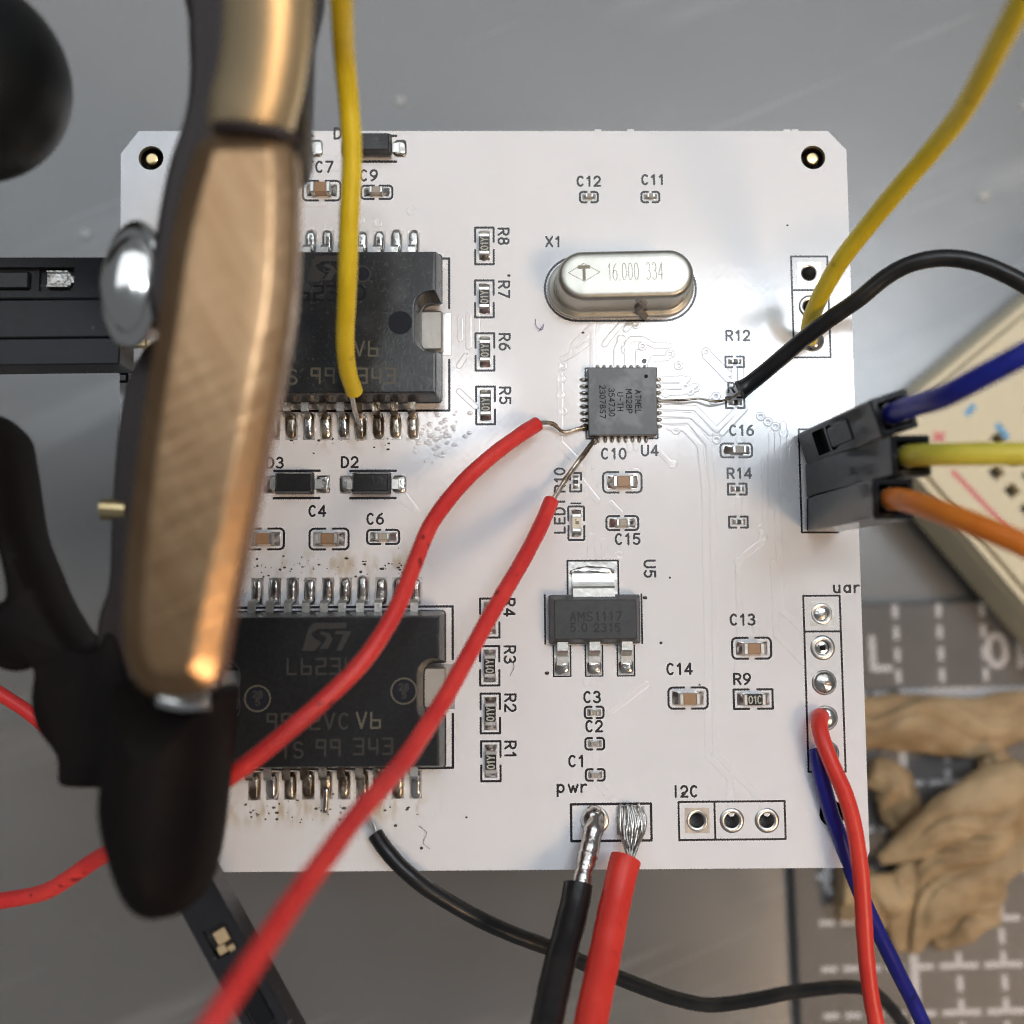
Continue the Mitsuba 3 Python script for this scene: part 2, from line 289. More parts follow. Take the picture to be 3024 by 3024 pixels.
def text(s, at, h, w, z, rot=0, cond=1.0, gap=0.30, thick=0.012):
    u = affinity.rotate(text_poly(s, h, w, cond, gap), rot, origin=(0, 0))
    return extrude(affinity.translate(u, at[0], at[1]), thick, z)
def stroke(paths, w, z=0.001, h=0.034):
    return extrude(unary_union([LineString(p).buffer(w/2, quad_segs=3, cap_style='round') for p in paths]), h, z)

# ------------------------------------------------------------------ setting: table top and cutting mat
ZT, ZM = -44.4, -42.8
tb = trimesh.creation.box([900, 900, 20]); tb.apply_translation([0, 0, ZT-10])
put('table', tb, 'm_table', label='smooth grey table top under the board', kind='structure')

MA, MO, MR = (32.62,-36.54,-42.8), (45.66,-17.26,-42.8), 0.9     # left edge, first grid crossing, turn in degrees
MT = (42.59,-6.99,-42.8)
cm = holder('cutting_mat')
tag(cm, 'grey brown cutting mat with pale dashed grid lying at lower right', 'cutting mat')
ml, mt = MA[0]-MO[0], MT[1]-MO[1]
def on_mat(m): return move(m, MO[0], MO[1], 0, MR)
body = puff(ring_pts(sbox(ml, -170, 200, mt).buffer(-2).buffer(2), 200), [(ZT+0.02, 0.1), (ZT+0.2, 0), (ZM-0.25, 0), (ZM, 0.25)])
put(cm+'__sheet', on_mat(body), 'm_mat')
def dash(x0, y0, x1, y1, w=0.62):
    return extrude(LineString([(x0, y0), (x1, y1)]).buffer(w/2, cap_style='flat'), 0.03, ZM)
put(cm+'__frame_line', on_mat(join([dash(0, 0, 60, 0, 1.1)])), 'm_matprint')
put(cm+'__frame_line', on_mat(join([dash(0, -0.6, 0, -60, 0.9)])), 'm_matprint')
for i in range(0, 5):
    for j in range(4):
        y = 1.2+j*2.45
        put(cm+'__tick', on_mat(dash(i*5, y, i*5, y+1.5)), 'm_matprint')
for i in range(0, 9):
    for j in range(4):
        x = -1.3-j*2.45
        put(cm+'__tick', on_mat(dash(x, -i*5, x-1.75, -i*5)), 'm_matprint')
for i in range(1, 6):
    for j in range(19):
        put(cm+'__dash', on_mat(dash(i*5, -1.1-j*2.5, i*5, -2.75-j*2.5)), 'm_matprint')
for i in range(1, 10):
    for j in range(8):
        put(cm+'__dash', on_mat(dash(0.35+j*2.5, -i*5, 2.15+j*2.5, -i*5)), 'm_matprint')
for t, p, r in (('10', (12.6, 4.6), 180), ('L', (-1.9, 4.6), 0), ('10', (-7.2, -20.2), 180)):
    put(cm+'__number', on_mat(text(t, p, 3.4, 0.75, ZM, r, thick=0.03)), 'm_matprint')

# ------------------------------------------------------------------ breadboard on the mat, turned corner-on
ZB = -34.0
bd = holder('breadboard')
tag(bd, 'cream solderless breadboard with red and blue print at the right edge', 'breadboard')
C0, E1, E2 = (np.array(v)[:2] for v in [(40.60,11.87,-34),(47.79,17.68,-34),(46.48,0.59,-34)])
u1 = (E1-C0); u1 /= np.linalg.norm(u1); u2 = np.array([u1[1], -u1[0]])
def bl(a, b): return C0+u1*a+u2*b
corners = Polygon([bl(0, 0), bl(85, 0), bl(85, 55), bl(0, 55)]).buffer(-2.5).buffer(2.5)
holes, A = [], []
for i in range(9):
    for j in range(11):
        if j in (2, 3, 4) and False: continue
        A.append((7.0+i*2.54, 9.5+j*2.54, i, j))
def hole(c, s=0.68): return affinity.rotate(sbox(c[0]-s, c[1]-s, c[0]+s, c[1]+s), math.degrees(math.atan2(u1[1], u1[0])), origin=(c[0], c[1]))
H = []
for a, b, i, j in A:
    if i == 2 or j == 5: continue
    H.append(hole(bl(a, b)))
top = corners.buffer(-1.2)
put(bd+'__top_plate', extrude(top.difference(unary_union(H)), 1.6, ZB-1.6), 'm_bread')
put(bd+'__body', puff(ring_pts(corners, 220), [(ZM+0.1, 0.0), (ZB-2.6, 0.0), (ZB-2.0, 0.35), (ZB-1.75, 1.0)]), 'm_bread', smooth=40)
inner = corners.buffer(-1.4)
put(bd+'__hole_shade', extrude(inner, 0.3, ZB-1.72), 'm_holeshade')  # dark sheet giving the shade down in the holes as colour
rim = corners.buffer(-0.25).difference(corners.buffer(-1.0))
put(bd+'__rim', extrude(rim, 1.3, ZB-1.9), 'm_bread')
def ink(p, w, m, name): put(bd+'__'+name, extrude(LineString(p).buffer(w/2, cap_style='flat'), 0.02, ZB), m)
ink([(48.82,7.12,-34),(53.38,2.14,-34),(56.17,-1.55,-34)], 0.5, 'm_inkred', 'red_line')
ink([(50.58,13.15,-34),(51.55,14.24,-34)], 0.7, 'm_inkblue', 'blue_dash')
ink([(53.86,12.15,-34),(55.05,10.54,-34)], 0.7, 'm_inkblue', 'blue_dash')
put(bd+'__red_plus', [extrude(LineString([(47.01,10.34,-34),(48.08,11.14,-34)]).buffer(0.22), 0.02, ZB), extrude(LineString([(47.16,11.20,-34),(47.98,10.28,-34)]).buffer(0.22), 0.021, ZB)], 'm_inkred')

# ------------------------------------------------------------------ crumpled tan paper scraps on the mat
def roll(path, prof, flat, seed, turns=0.5, folds=5, lift=0.0):
    """A strip of tape rolled and twisted up: a flattened tube whose skin is creased by sharp slanting folds."""
    r = np.random.default_rng(seed); p = spline(path, 0.35); k, n = len(p), 84
    s = np.linspace(0, 1, k); rad = np.interp(s, np.linspace(0, 1, len(prof)), prof)
    ph = r.random(folds)*2*np.pi; dp = .20+.24*r.random(folds); tw = turns*(1.6*r.random(folds)-.3)*2*np.pi; sharp = .05+.16*r.random(folds)
    t = np.gradient(p[:, :2], axis=0); t /= np.linalg.norm(t, axis=1, keepdims=True); nn = np.c_[-t[:, 1], t[:, 0]]
    th = np.arange(n)*2*np.pi/n; V = []
    for i in range(k):
        q = np.ones(n)
        for a, d, w, sh in zip(ph, dp, tw, sharp):
            e = (th-a-w*s[i]-.5*np.sin(9*s[i]+a)+np.pi) % (2*np.pi)-np.pi
            q *= 1-d*np.exp(-np.abs(e)/sh)+.5*d*np.exp(-((e-.55)/.35)**2)
        q *= 1+.35*(meshkit.fbm(np.c_[np.cos(th)*1.1, np.sin(th)*1.1, np.full(n, s[i]*len(p)*.06+seed*5)], 2)-.5)
        R_ = rad[i]*q
        z = ZM+.08+lift+rad[i]*flat+np.sin(th)*R_*flat
        V.append(np.c_[p[i, :2]+nn[i]*(np.cos(th)*R_)[:, None], np.maximum(z, ZM+.05)])
    V = np.vstack(V+[[[*p[0, :2], ZM+lift+rad[0]*flat]], [[*p[-1, :2], ZM+lift+rad[-1]*flat]]]); Fc = []
    for i in range(k-1):
        for j in range(n):
            q = (j+1) % n; Fc += [(i*n+j, i*n+q, (i+1)*n+q), (i*n+j, (i+1)*n+q, (i+1)*n+j)]
    for j in range(n):
        q = (j+1) % n; Fc += [(len(V)-2, q, j), (len(V)-1, (k-1)*n+j, (k-1)*n+q)]
    m = trimesh.Trimesh(V, Fc, process=False); m.fix_normals(); return m
TP = 'crumpled tan paper scraps on the mat'
for path, prof, flat, sd, turns, folds, lift, lab in (
    ([(38.72,-20.26,-40),(44.61,-20.43,-40),(50.50,-20.71,-40),(55.23,-20.52,-40),(60.92,-19.23,-40)], [2.6, 3.2, 3.3, 3.0, 2.4], .42, 3, .12, 5, 0, 'wide flat roll of crumpled tan paper just under the solid mat line'),
    ([(41.47,-25.69,-40),(43.77,-26.86,-40),(44.94,-29.72,-40),(46.17,-32.58,-40)], [1.6, 2.6, 2.3, 1.6], .6, 5, .5, 4, 0, 'short twist of tan paper beside the right edge of the board'),
    ([(37.39,-38.41,-40),(39.82,-38.72,-40),(43.27,-39.60,-40),(46.21,-38.79,-40)], [2.3, 2.7, 2.6, 2.0], .75, 8, .3, 5, 0, 'lowest dark roll of tan paper behind the red and blue wires'),
    ([(61.28,-30.32,-38),(56.02,-31.78,-38),(51.61,-33.86,-38),(47.99,-37.70,-38),(45.52,-42.08,-38),(44.89,-45.08,-38)], [3.4, 4.2, 4.4, 4.0, 3.0, 1.3], .62, 12, .35, 7, 0.6, 'biggest roll of crumpled tan paper, coming in from the right edge'),
    ([(41.18,-34.65,-35),(43.81,-33.17,-35),(47.25,-31.03,-35),(51.27,-28.79,-35),(57.03,-26.11,-35)], [.5, 1.9, 2.6, 2.9, 2.6], .55, 17, .3, 5, 3.6, 'pointed finger of tan paper lying on top of the biggest roll'),
    ([(47.71,-44.40,-40),(50.26,-41.92,-40),(52.58,-39.42,-40),(53.99,-36.62,-40)], [1.2, 2.6, 2.9, 2.2], .75, 21, .5, 6, 0, 'small orange tan paper end tucked under the biggest roll'),
    ([(55.07,-23.80,-40),(57.01,-26.41,-40),(59.89,-27.58,-40)], [1.6, 2.3, 2.0], .6, 25, .4, 4, 0, 'short curl of tan paper between the flat roll and the finger')):
    put('paper_scrap', roll(path, prof, flat, sd, turns, folds, lift), 'm_paper', smooth=True, label=lab, category='paper', group=TP)

# ------------------------------------------------------------------ the circuit board
B = 'circuit_board'
used[B] = 0
tag(B, 'white square circuit board with soldered chips held in the clip', 'circuit board')
TH = 1.6
outline = Polygon([(-27.89,27.01),(-26.59,28.77),(25.22,28.78),(26.58,27.29),(26.42,-24.38),(25.98,-25.51),(-26.75,-25.32)])
MH = [(-25.64,26.68),(24.03,26.71),(23.84,-21.73)]
up3 = [(23.42,17.74),(23.44,15.22),(23.54,12.67)]
uart = [(23.54,-7.54),(23.54,-9.98),(23.57,-12.48),(23.58,-15.01),(23.60,-17.49)]
i2c = [(14.16,-22.11),(16.65,-22.14),(19.15,-22.16)]
pwr = [(6.87,-22.04),(9.43,-22.07)]
con = [(23.59,4.68),(23.63,2.17),(23.66,-0.32)]
HOLES = [Point(p).buffer(0.92, quad_segs=12) for p in MH]+[Point(p).buffer(0.57, quad_segs=10) for p in up3+uart+i2c+con]+[Point(p).buffer(0.6, quad_segs=8) for p in pwr]
brd = outline.difference(unary_union(HOLES))
# the burrs left where the board was snapped from its panel
for px in [(7.81,28.82),(10.29,28.82),(22.12,28.82),(22.73,28.82)]:
    brd = brd.union(sbox(px[0]-0.25, px[1]-0.3, px[0]+0.25, px[1]+0.09))
put(B+'__laminate', extrude(brd, TH, -TH), 'm_board')

def annulus(c, ro, ri, h=0.06, square=False):
    """A tinned pad: a rounded ring round the hole, on a flat square plate where the pad is square."""
    r1 = ro*0.93 if square else ro
    prof = [(ri-.01, -.02), (ri, h*.6), (ri+.07, h*1.3), (ri+.16, h*1.45), ((ri+r1)/2+.06, h*1.25), (r1-.06, h*.7), (r1, 0)]
    m = move(trimesh.creation.revolve(np.array(prof), sections=40), c[0], c[1], 0)
    if square: m = join([m, extrude(sbox(c[0]-ro, c[1]-ro, c[0]+ro, c[1]+ro).buffer(-.04).buffer(.04).difference(Point(c).buffer(ri+.05)), h*.75)])
    return m
def barrel(c, r):
    o = Point(c).buffer(r, quad_segs=10).difference(Point(c).buffer(r-0.05, quad_segs=10)); return extrude(o, TH-0.02, -TH)
for k, (grp, ro) in enumerate(((up3, 0.86), (uart, 0.90), (i2c, 0.88), (con, 0.88))):
    for i, c in enumerate(grp):
        put(B+'__pin_pad', [annulus(c, ro, 0.52, square=(i == 0)), barrel(c, 0.565)], 'm_pad', smooth=40)
put(B+'__pin_pad', annulus(pwr[0], 1.02, 0.55), 'm_pad', smooth=40); put(B+'__pin_pad', annulus(pwr[1], 1.0, 0.55, square=True), 'm_pad', smooth=40)
for grp, ax in ((i2c, 0), (up3, 1)):
    cc = np.mean(grp, axis=0); put(B+'__dark_backing', bbox(7.6 if ax == 0 else 2.4, 2.4 if ax == 0 else 7.6, 2.5, .1, (cc[0], cc[1], -TH-2.55)), 'm_housingdull')  # unseen black strips added below so the open holes look dark
for i, c in enumerate([uart[0], uart[1], uart[2], up3[2], uart[3], uart[4]]):   # holes filled with solder
    z0 = -0.25 if i < 2 else 0.02
    put(B+'__solder_plug', move(blob(0.60 if i < 2 else 0.80, 0.60 if i < 2 else 0.80, 0.16 if i < 2 else 0.34, 30+i, 0.05, 3, dome=True), c[0], c[1], z0), 'm_solder', smooth=True)
    if i == 1: put(B+'__pin_stub', move(bbox(0.34, 0.34, 0.5, 0.06), c[0], c[1], -0.3), 'm_markdark')
for c in MH:
    put(B+'__hole_ring', extrude(Point(c).buffer(0.92, quad_segs=12).difference(Point(c).buffer(0.86, quad_segs=12)), TH-0.35, -TH), 'm_darkmetal')

# copper traces showing as ridges under the white mask
def ridge(path, w=0.36, h=0.015):
    p = LineString(path); out = []
    prof = [(0.0, 0.0), (h*0.5, 0.02), (h*0.86, 0.05), (h, 0.09)]
    g = p.buffer(w/2+0.06, quad_segs=3, join_style='mitre' if False else 'round')
    pts = ring_pts(g, int(max(24, min(260, g.length/0.16))))
    return puff(pts, [(z, i) for z, i in prof])
TR = [[(16.63,-21.66),(16.54,-20.55),(16.58,-19.17),(15.02,-17.60),(15.17,-10.98),(15.23,1.71),(14.95,4.84),(13.81,6.11),(12.72,6.11)],
      [(19.17,-21.68),(18.63,-20.57),(15.59,-17.41),(15.75,-10.98),(15.82,1.70),(15.58,4.92),(14.21,6.62),(12.26,6.62)],
      [(23.09,-9.60),(20.58,-7.21),(20.59,-2.98),(20.52,0.12),(20.47,3.72)],
      [(23.20,-12.18),(20.18,-8.97),(20.20,-5.68),(20.14,-3.83)],
      [(17.52,-9.29),(17.62,-4.01),(17.94,-3.35),(19.37,-2.28)], [(17.37,-10.62),(17.32,-14.02)],
      [(7.21,14.19),(7.16,10.32)], [(9.97,14.71),(8.33,12.79),(8.05,12.39)], [(10.64,14.71),(9.64,13.51)],
      [(6.67,12.40),(5.68,11.68),(4.97,11.29)], [(4.77,10.21),(4.71,4.89),(6.17,3.24)], [(6.19,2.34),(7.41,0.77)], [(4.63,5.20),(5.98,3.78)],
      [(-1.98,14.74),(-1.99,12.22)], [(-1.35,14.82),(-1.36,12.82)], [(-2.70,8.93),(-1.46,7.74)], [(-2.69,10.83),(-2.22,11.55)], [(-2.61,14.42),(-2.61,12.82)],
      [(-6.80,1.43),(-5.84,0.19)], [(-7.00,1.05),(-6.42,0.46)],
      [(7.09,-19.53),(9.62,-21.96)], [(7.02,-16.67),(6.99,-18.79)], [(6.86,-11.60),(6.82,-14.31)], [(6.63,-11.75),(6.31,-12.42)], [(8.04,-14.50),(10.74,-12.46)],
      [(6.88,-1.74),(6.85,-3.36)], [(7.84,-2.13),(7.82,-3.37)], [(8.34,0.65),(9.03,-0.13)],
      [(11.40,10.79),(11.64,11.34),(12.66,11.34)],
      [(9.71,10.79),(9.74,12.39),(10.02,12.79),(10.88,12.78),(11.74,12.30),(12.84,12.30)], [(10.53,10.79),(10.55,11.83)], [(8.93,10.80),(8.94,11.99),(9.31,12.79)],
      [(12.08,9.75),(14.12,9.74)], [(12.07,9.24),(13.64,9.23),(14.20,9.82)], [(12.06,8.72),(13.87,8.79),(14.66,9.27)], [(12.04,7.69),(14.70,7.60),(16.23,5.94)], [(12.03,7.18),(14.42,7.05),(15.76,5.70)],
      [(15.50,11.49),(17.11,9.77),(18.37,8.58)], [(15.82,11.65),(17.27,10.13)], [(17.64,10.57),(17.59,8.58)], [(18.11,10.57),(18.06,8.58)],
      [(18.35,7.51),(16.62,5.70)], [(17.84,7.51),(16.39,6.09)], [(17.93,4.91),(17.94,5.38)],
      [(21.95,3.63),(21.55,3.24),(21.48,0.89)], [(21.18,6.39),(21.03,1.29)], [(20.29,5.68),(20.14,0.32)], [(19.74,4.03),(19.59,-1.43)],
      [(22.21,3.04),(21.72,3.55),(21.75,4.57)], [(22.19,2.26),(21.47,3.04)], [(17.98,3.85),(17.93,2.28)], [(17.74,0.91),(17.71,-0.25)],
      [(11.67,4.66),(12.67,3.60),(12.97,3.36)], [(9.81,5.26),(9.80,4.47)], [(10.28,5.33),(10.27,4.63)],
      [(-13.04,25.86),(-11.61,25.86)], [(-13.04,26.60),(-11.62,26.59)], [(-14.75,23.12),(-12.70,23.12)], [(18.70,-8.34),(18.67,-9.34)], [(17.50,-14.21),(17.54,-12.89)],
      [(-19.46,-22.22),(-19.44,-23.69)], [(7.28,13.91),(6.33,12.96),(5.69,12.32)]]
for t in TR: put(B+'__trace', ridge(t), 'm_mask', smooth=True)
VIA = [(12.91,11.66),(13.52,10.78),(13.69,9.75),(13.99,9.15),(14.34,8.87),(14.74,9.11),(10.87,12.26),(9.61,11.99),(9.31,12.79),(10.43,13.91),(5.76,11.84),(4.97,10.81),(4.84,9.82),(4.79,8.63),(4.93,7.40),
        (15.58,11.81),(16.01,8.19),(16.25,8.47),(19.51,6.95),(20.04,6.55),(20.58,6.19),(21.16,5.68),(17.97,5.22),(16.21,5.23),(19.32,-1.35),(17.66,-3.74),(12.94,3.44),(12.53,8.72),(10.24,2.86),(8.65,5.66),(19.45,-1.97),(18.74,-8.19),(8.90,-3.22),
        (-13.62,21.17),(-12.48,21.17),(-10.01,21.90),(-8.75,21.69),(-6.26,22.58),(13.22,5.95),(-3.70,18.44),(-3.78,19.17)]
for v in VIA:
    put(B+'__via', puff(ring_pts(Point(v).buffer(0.36, quad_segs=8), 28), [(0, 0), (0.011, 0.03), (0.017, 0.07), (0.018, 0.17), (0.008, 0.22), (0.002, 0.26)]), 'm_mask', smooth=True)

# silkscreen lettering
W = 0.15
for s, at, rot, h in (('C7', (-12.72,25.98), 0, .80), ('C9', (-9.40,25.32), 0, .80), ('D1', (-11.48,28.57), 0, .80), ('C12', (7.07,24.86), 0, .72), ('C11', (11.82,24.98), 0, .72), ('X1', (4.28,20.21), 0, .72),
    ('R8', (0.65,20.62), -90, .76), ('R7', (0.66,16.58), -90, .76), ('R6', (0.68,12.61), -90, .76), ('R5', (0.69,8.60), -90, .76), ('R4', (0.90,-6.92), -90, .76), ('R3', (0.92,-10.30), -90, .76),
    ('R2', (0.93,-13.73), -90, .76), ('R1', (0.91,-16.95), -90, .76), ('D3', (-16.11,3.69), 0, .74), ('D2', (-10.67,3.71), 0, .74), ('C4', (-12.99,0.15), 0, .74), ('C6', (-8.80,-0.45), 0, .74),
    ('C10', (8.63,4.24), 0, .74), ('U4', (11.28,4.47), 0, .74), ('R12', (17.98,13.04), 0, .72), ('R11', (17.92,9.13), 0, .72), ('C16', (18.07,5.93), 0, .72), ('R14', (17.83,2.75), 0, .72),
    ('LED1', (4.61,-0.41), 90, .72), ('R10', (4.64,2.31), 90, .72), ('C15', (9.54,-2.03), 0, .74), ('U5', (11.12,-4.20), -90, .76), ('C13', (17.78,-7.92), 0, .74), ('C14', (13.13,-11.42), 0, .74),
    ('R9', (17.63,-12.17), 0, .74), ('C3', (6.80,-13.37), 0, .74), ('C2', (6.92,-15.43), 0, .74), ('C1', (5.56,-17.88), 0, .74), ('pwr', (5.27,-19.92), 0, .84), ('I2C', (13.41,-20.07), 0, .74), ('uar', (25.42,-5.75), 0, .80)):
    put(B+'__printed_label', text(s, at, h, W, 0.002, rot, gap=0.32, thick=.034), 'm_silk')
def rect(c, w, h): x, y = c; return [(x-w/2, y-h/2), (x+w/2, y-h/2), (x+w/2, y+h/2), (x-w/2, y+h/2), (x-w/2, y-h/2)]
def rot_pts(p, c, deg):
    a = math.radians(deg); return [(c[0]+math.cos(a)*(x-c[0])-math.sin(a)*(y-c[1]), c[1]+math.sin(a)*(x-c[0])+math.cos(a)*(y-c[1])) for x, y in p]
def bracket(c, w, h, gap, r=0.0, deg=0, sw=0.155):
    """The pair of facing brackets printed round a two-pad part."""
    P = []
    for s in (-1, 1):
        x0, x1 = s*gap/2, s*w/2
        if r > 0:
            p = [(x0, h/2)]+[(x1-s*r+s*r*math.sin(t), h/2-r+r*math.cos(t)) for t in np.linspace(0, math.pi/2, 5)]+[(x1-s*r+s*r*math.cos(t), -h/2+r-r*math.sin(t)) for t in np.linspace(0, math.pi/2, 5)]+[(x0, -h/2)]
        else: p = [(x0, h/2), (x1, h/2), (x1, -h/2), (x0, -h/2)]
        P.append(rot_pts([(c[0]+a, c[1]+b) for a, b in p], c, deg))
    put(B+'__printed_outline', stroke(P, sw, 0.002), 'm_silk')
def lines(P, sw=0.155): put(B+'__printed_outline', stroke(P, sw, 0.002), 'm_silk')

# two-terminal parts
def wedge(xa, xb, wa, wb, h, n=9):
    """A solder fillet: high against the terminal at xa, running down in a hollow curve to the pad's edge at xb, lumpy."""
    t = np.linspace(0, 1, n); v = np.linspace(-1, 1, n); V = []
    sd = rng.integers(1000)
    for a in t:
        x = xa+(xb-xa)*a; w = (wa+(wb-wa)*min(1, a*1.6))/2*(1 if a < .9 else .86); z = .03+h*(1-a)**1.7+.10*math.sin(math.pi*a)
        for b in v: V.append((x, w*b, max(.02, z*(1-.55*abs(b)**3)+.10*(meshkit.noise(np.array([x*3+sd, b*2, sd*.37]))-.5))))
    Fc = []
    for i in range(n-1):
        for j in range(n-1):
            a, b, c, d = i*n+j, i*n+j+1, (i+1)*n+j+1, (i+1)*n+j
            Fc += [(a, c, b), (a, d, c)] if xb > xa else [(a, b, c), (a, c, d)]
    V = np.array(V); e = [*range(n), *range(2*n-1, n*n, n), *range(n*n-2, n*n-n-1, -1), *range(n*n-2*n, 0, -n)]
    k0 = len(V); V = np.vstack([V, V[e]*[1, 1, 0]+[0, 0, .0]])
    for i in range(len(e)):
        j = (i+1) % len(e); Fc += [(e[i], e[j], k0+j), (e[i], k0+j, k0+i)] if xb < xa else [(e[i], k0+j, e[j]), (e[i], k0+i, k0+j)]
    return trimesh.Trimesh(V, Fc, process=False)
def two_pad(name, c, kind, deg=0, lab=None, mark=None, shift=0.0):
    """A capacitor, resistor or diode on its two pads: body, ends, solder, all children of one part of the board."""
    k = holder(B+'__'+name)
    if lab: tag(k, lab)
    L, Wd, Hh, e, pads, ph, bm = {'c0603': (1.5, .82, .75, .32, 2.28, 1.02, 'm_ceramic'), 'c0402': (1.02, .54, .52, .24, 1.95, .72, 'm_ceramicpale'), 'c0201': (.62, .34, .32, .20, 1.0, .50, 'm_ceramicpale'),
                                  'r0603': (1.6, .82, .45, .30, 2.35, .92, 'm_resistor'), 'r0201': (.62, .34, .26, .20, 1.0, .50, 'm_resistor'), 'led': (1.35, .72, .45, .30, 2.0, .80, 'm_lens')}[kind]
    def P(m): return move(m, c[0], c[1], 0, deg)
    put(k+'__body', P(bbox(L-2*e+0.06, Wd*0.95, Hh, 0.04, (shift, 0, 0.06))), bm)
    for s in (-1, 1):
        put(k+'__terminal', P(bbox(e, Wd, Hh+0.03, 0.06, (shift+s*(L/2-e/2), 0, 0.05))), 'm_tin', smooth=30)
        x0, x1 = L/2-e*0.9, pads/2
        put(k+'__pad', P(bbox(x1-x0, ph, 0.045, 0.015, (s*(x0+x1)/2, 0, 0))), 'm_pad')
        xa, xb = shift*s*s+s*(L/2-.02), s*pads/2
        fl = wedge(xa, xb, Wd*.94, ph*.9, min(Hh, .6)*.8)
        put(k+'__solder', P(fl), 'm_solder', smooth=True)
    if mark: put(k+'__marking', P(text(mark, (0, 0), .52, .085, Hh+0.06, 0 if kind == 'r0603' else 0, gap=.2, cond=.8, thick=.012)), 'm_print')
    if kind == 'led': put(k+'__marking', P(join([extrude(Polygon([(-.12, -.16), (.12, -.16), (.12, .1), (-.12, .1)]), .012, Hh+0.06), extrude(sbox(.16, .02, .26, .12), .012, Hh+.06)])), 'm_canmark')
def Cx(kind): return {'c0603': (2.82, 1.50, .55, .32), 'c0402': (2.32, 1.02, .42, .25), 'c0201': (1.34, .80, .36, .2), 'r0201': (1.36, .80, .36, 0), 'r0603': (2.80, 1.38, .62, 0)}[kind]
for name, des, c, kind, deg, lab in (
    ('capacitor', 'C7', (-12.90,24.14), 'c0603', 0, 'brown capacitor under the print C7 beside the yellow wire'), ('capacitor', 'C9', (-8.80,24.01), 'c0402', 0, 'small capacitor under the print C9'),
    ('capacitor', 'C12', (7.06,23.63), 'c0201', 0, 'tiny capacitor under the print C12'), ('capacitor', 'C11', (11.67,23.63), 'c0201', 0, 'tiny capacitor under the print C11'),
    ('capacitor', 'C5', (-16.80,-1.87), 'c0603', 0, 'brown capacitor half hidden by the metal clip'), ('capacitor', 'C4', (-12.13,-1.90), 'c0603', 0, 'brown capacitor under the print C4'),
    ('capacitor', 'C6', (-8.22,-1.77), 'c0402', 0, 'small capacitor under the print C6'), ('capacitor', 'C10', (9.22,2.13), 'c0603', 0, 'brown capacitor under the print C10'),
    ('capacitor', 'C15', (9.17,-0.86), 'c0402', 0, 'small grey capacitor above the print C15'), ('capacitor', 'C16', (17.64,4.44), 'c0402', 0, 'small grey capacitor under the print C16'),
    ('capacitor', 'C13', (18.38,-9.98), 'c0603', 0, 'tan capacitor under the print C13'), ('capacitor', 'C14', (13.70,-13.50), 'c0603', 0, 'tan capacitor under the print C14'),
    ('capacitor', 'C3', (6.93,-14.46), 'c0201', 0, 'tiny capacitor between the prints C3 and C2'), ('capacitor', 'C2', (6.94,-16.67), 'c0201', 0, 'tiny capacitor under the print C2'),
    ('capacitor', 'C1', (6.95,-18.86), 'c0201', 0, 'tiny capacitor beside the print C1'),
    ('resistor', 'R12', (17.69,11.05), 'r0201', 0, 'tiny resistor under the print R12'), ('resistor', 'R11', (17.65,7.99), 'r0201', 0, 'tiny resistor beside the black wire end'),
    ('resistor', 'R14', (17.64,1.58), 'r0201', 0, 'tiny resistor under the print R14'), ('resistor', 'R15', (17.66,-0.84), 'r0201', 0, 'lowest tiny resistor left of the jumper plugs'),
    ('resistor', 'R10', (5.80,2.15), 'r0201', 90, 'tiny upright resistor beside the print R10'), ('resistor', 'R9', (18.40,-13.61), 'r0603', 0, 'flat resistor marked 01C under the print R9'),
    ('resistor', 'R8', (-0.78,19.89), 'r0603', 90, 'resistor marked 01Y beside the print R8'), ('resistor', 'R7', (-0.80,15.86), 'r0603', 90, 'resistor marked 01Y beside the print R7'),
    ('resistor', 'R6', (-0.78,11.86), 'r0603', 90, 'resistor marked 01Y beside the print R6'), ('resistor', 'R5', (-0.75,7.86), 'r0603', 90, 'resistor marked 01Y beside the print R5'),
    ('resistor', 'R4', (-0.52,-7.68), 'r0603', 90, 'resistor beside the print R4 under the red wire'), ('resistor', 'R3', (-0.54,-11.09), 'r0603', 90, 'resistor marked 01Y beside the print R3'),
    ('resistor', 'R2', (-0.51,-14.47), 'r0603', 90, 'resistor marked 01Y beside the print R2'), ('resistor', 'R1', (-0.49,-17.83), 'r0603', 90, 'resistor marked 01Y beside the print R1')):
    w, h, g, r = Cx(kind)
    bracket(c, w, h, g, r, deg)
    two_pad(name, c, kind, deg, lab, ('01C' if des == 'R9' else '01Y') if kind == 'r0603' else None, 0.12 if des == 'C16' else 0.0)
c = (5.81,-0.85); bracket(c, 2.45, 1.15, .42, .1, 90); two_pad('light_diode', c, 'led', 90, 'small clear LED beside the print LED1')
lines([[(c[0]-.35, c[1]+1.45), (c[0]+.35, c[1]+1.45)]], .12)
def diode(c, lab, flip=1):
    k = holder(B+'__diode'); tag(k, lab)
    put(k+'__body', move(puff(ring_pts(sbox(-1.40, -.80, 1.40, .80).buffer(-.05).buffer(.05), 64), [(.15, .10), (.75, 0), (.78, .03), (1.25, .17), (1.30, .23)]), *c), 'm_chip', smooth=30)
    for s in (-1, 1):
        put(k+'__lead', move(bbox(.55, .75, .16, .03, (s*1.62, 0, .10)), *c), 'm_tin')
        put(k+'__pad', move(bbox(.98, 1.30, .045, .015, (s*1.92, 0, 0)), *c), 'm_pad')
        put(k+'__solder', move(blob(.50, .66, .17, rng.integers(99), .22, 3, freq=2.4, dome=True, sq=.45), c[0]+s*1.93, c[1], .04), 'm_solder', smooth=True)
    lines([[(c[0]-1.65, c[1]+s*1.0), (c[0]+1.65, c[1]+s*1.0)] for s in (-1, 1)], .18)
diode((-14.51,2.09), 'black diode under the print D3'); diode((-8.97,2.06), 'black diode under the print D2')
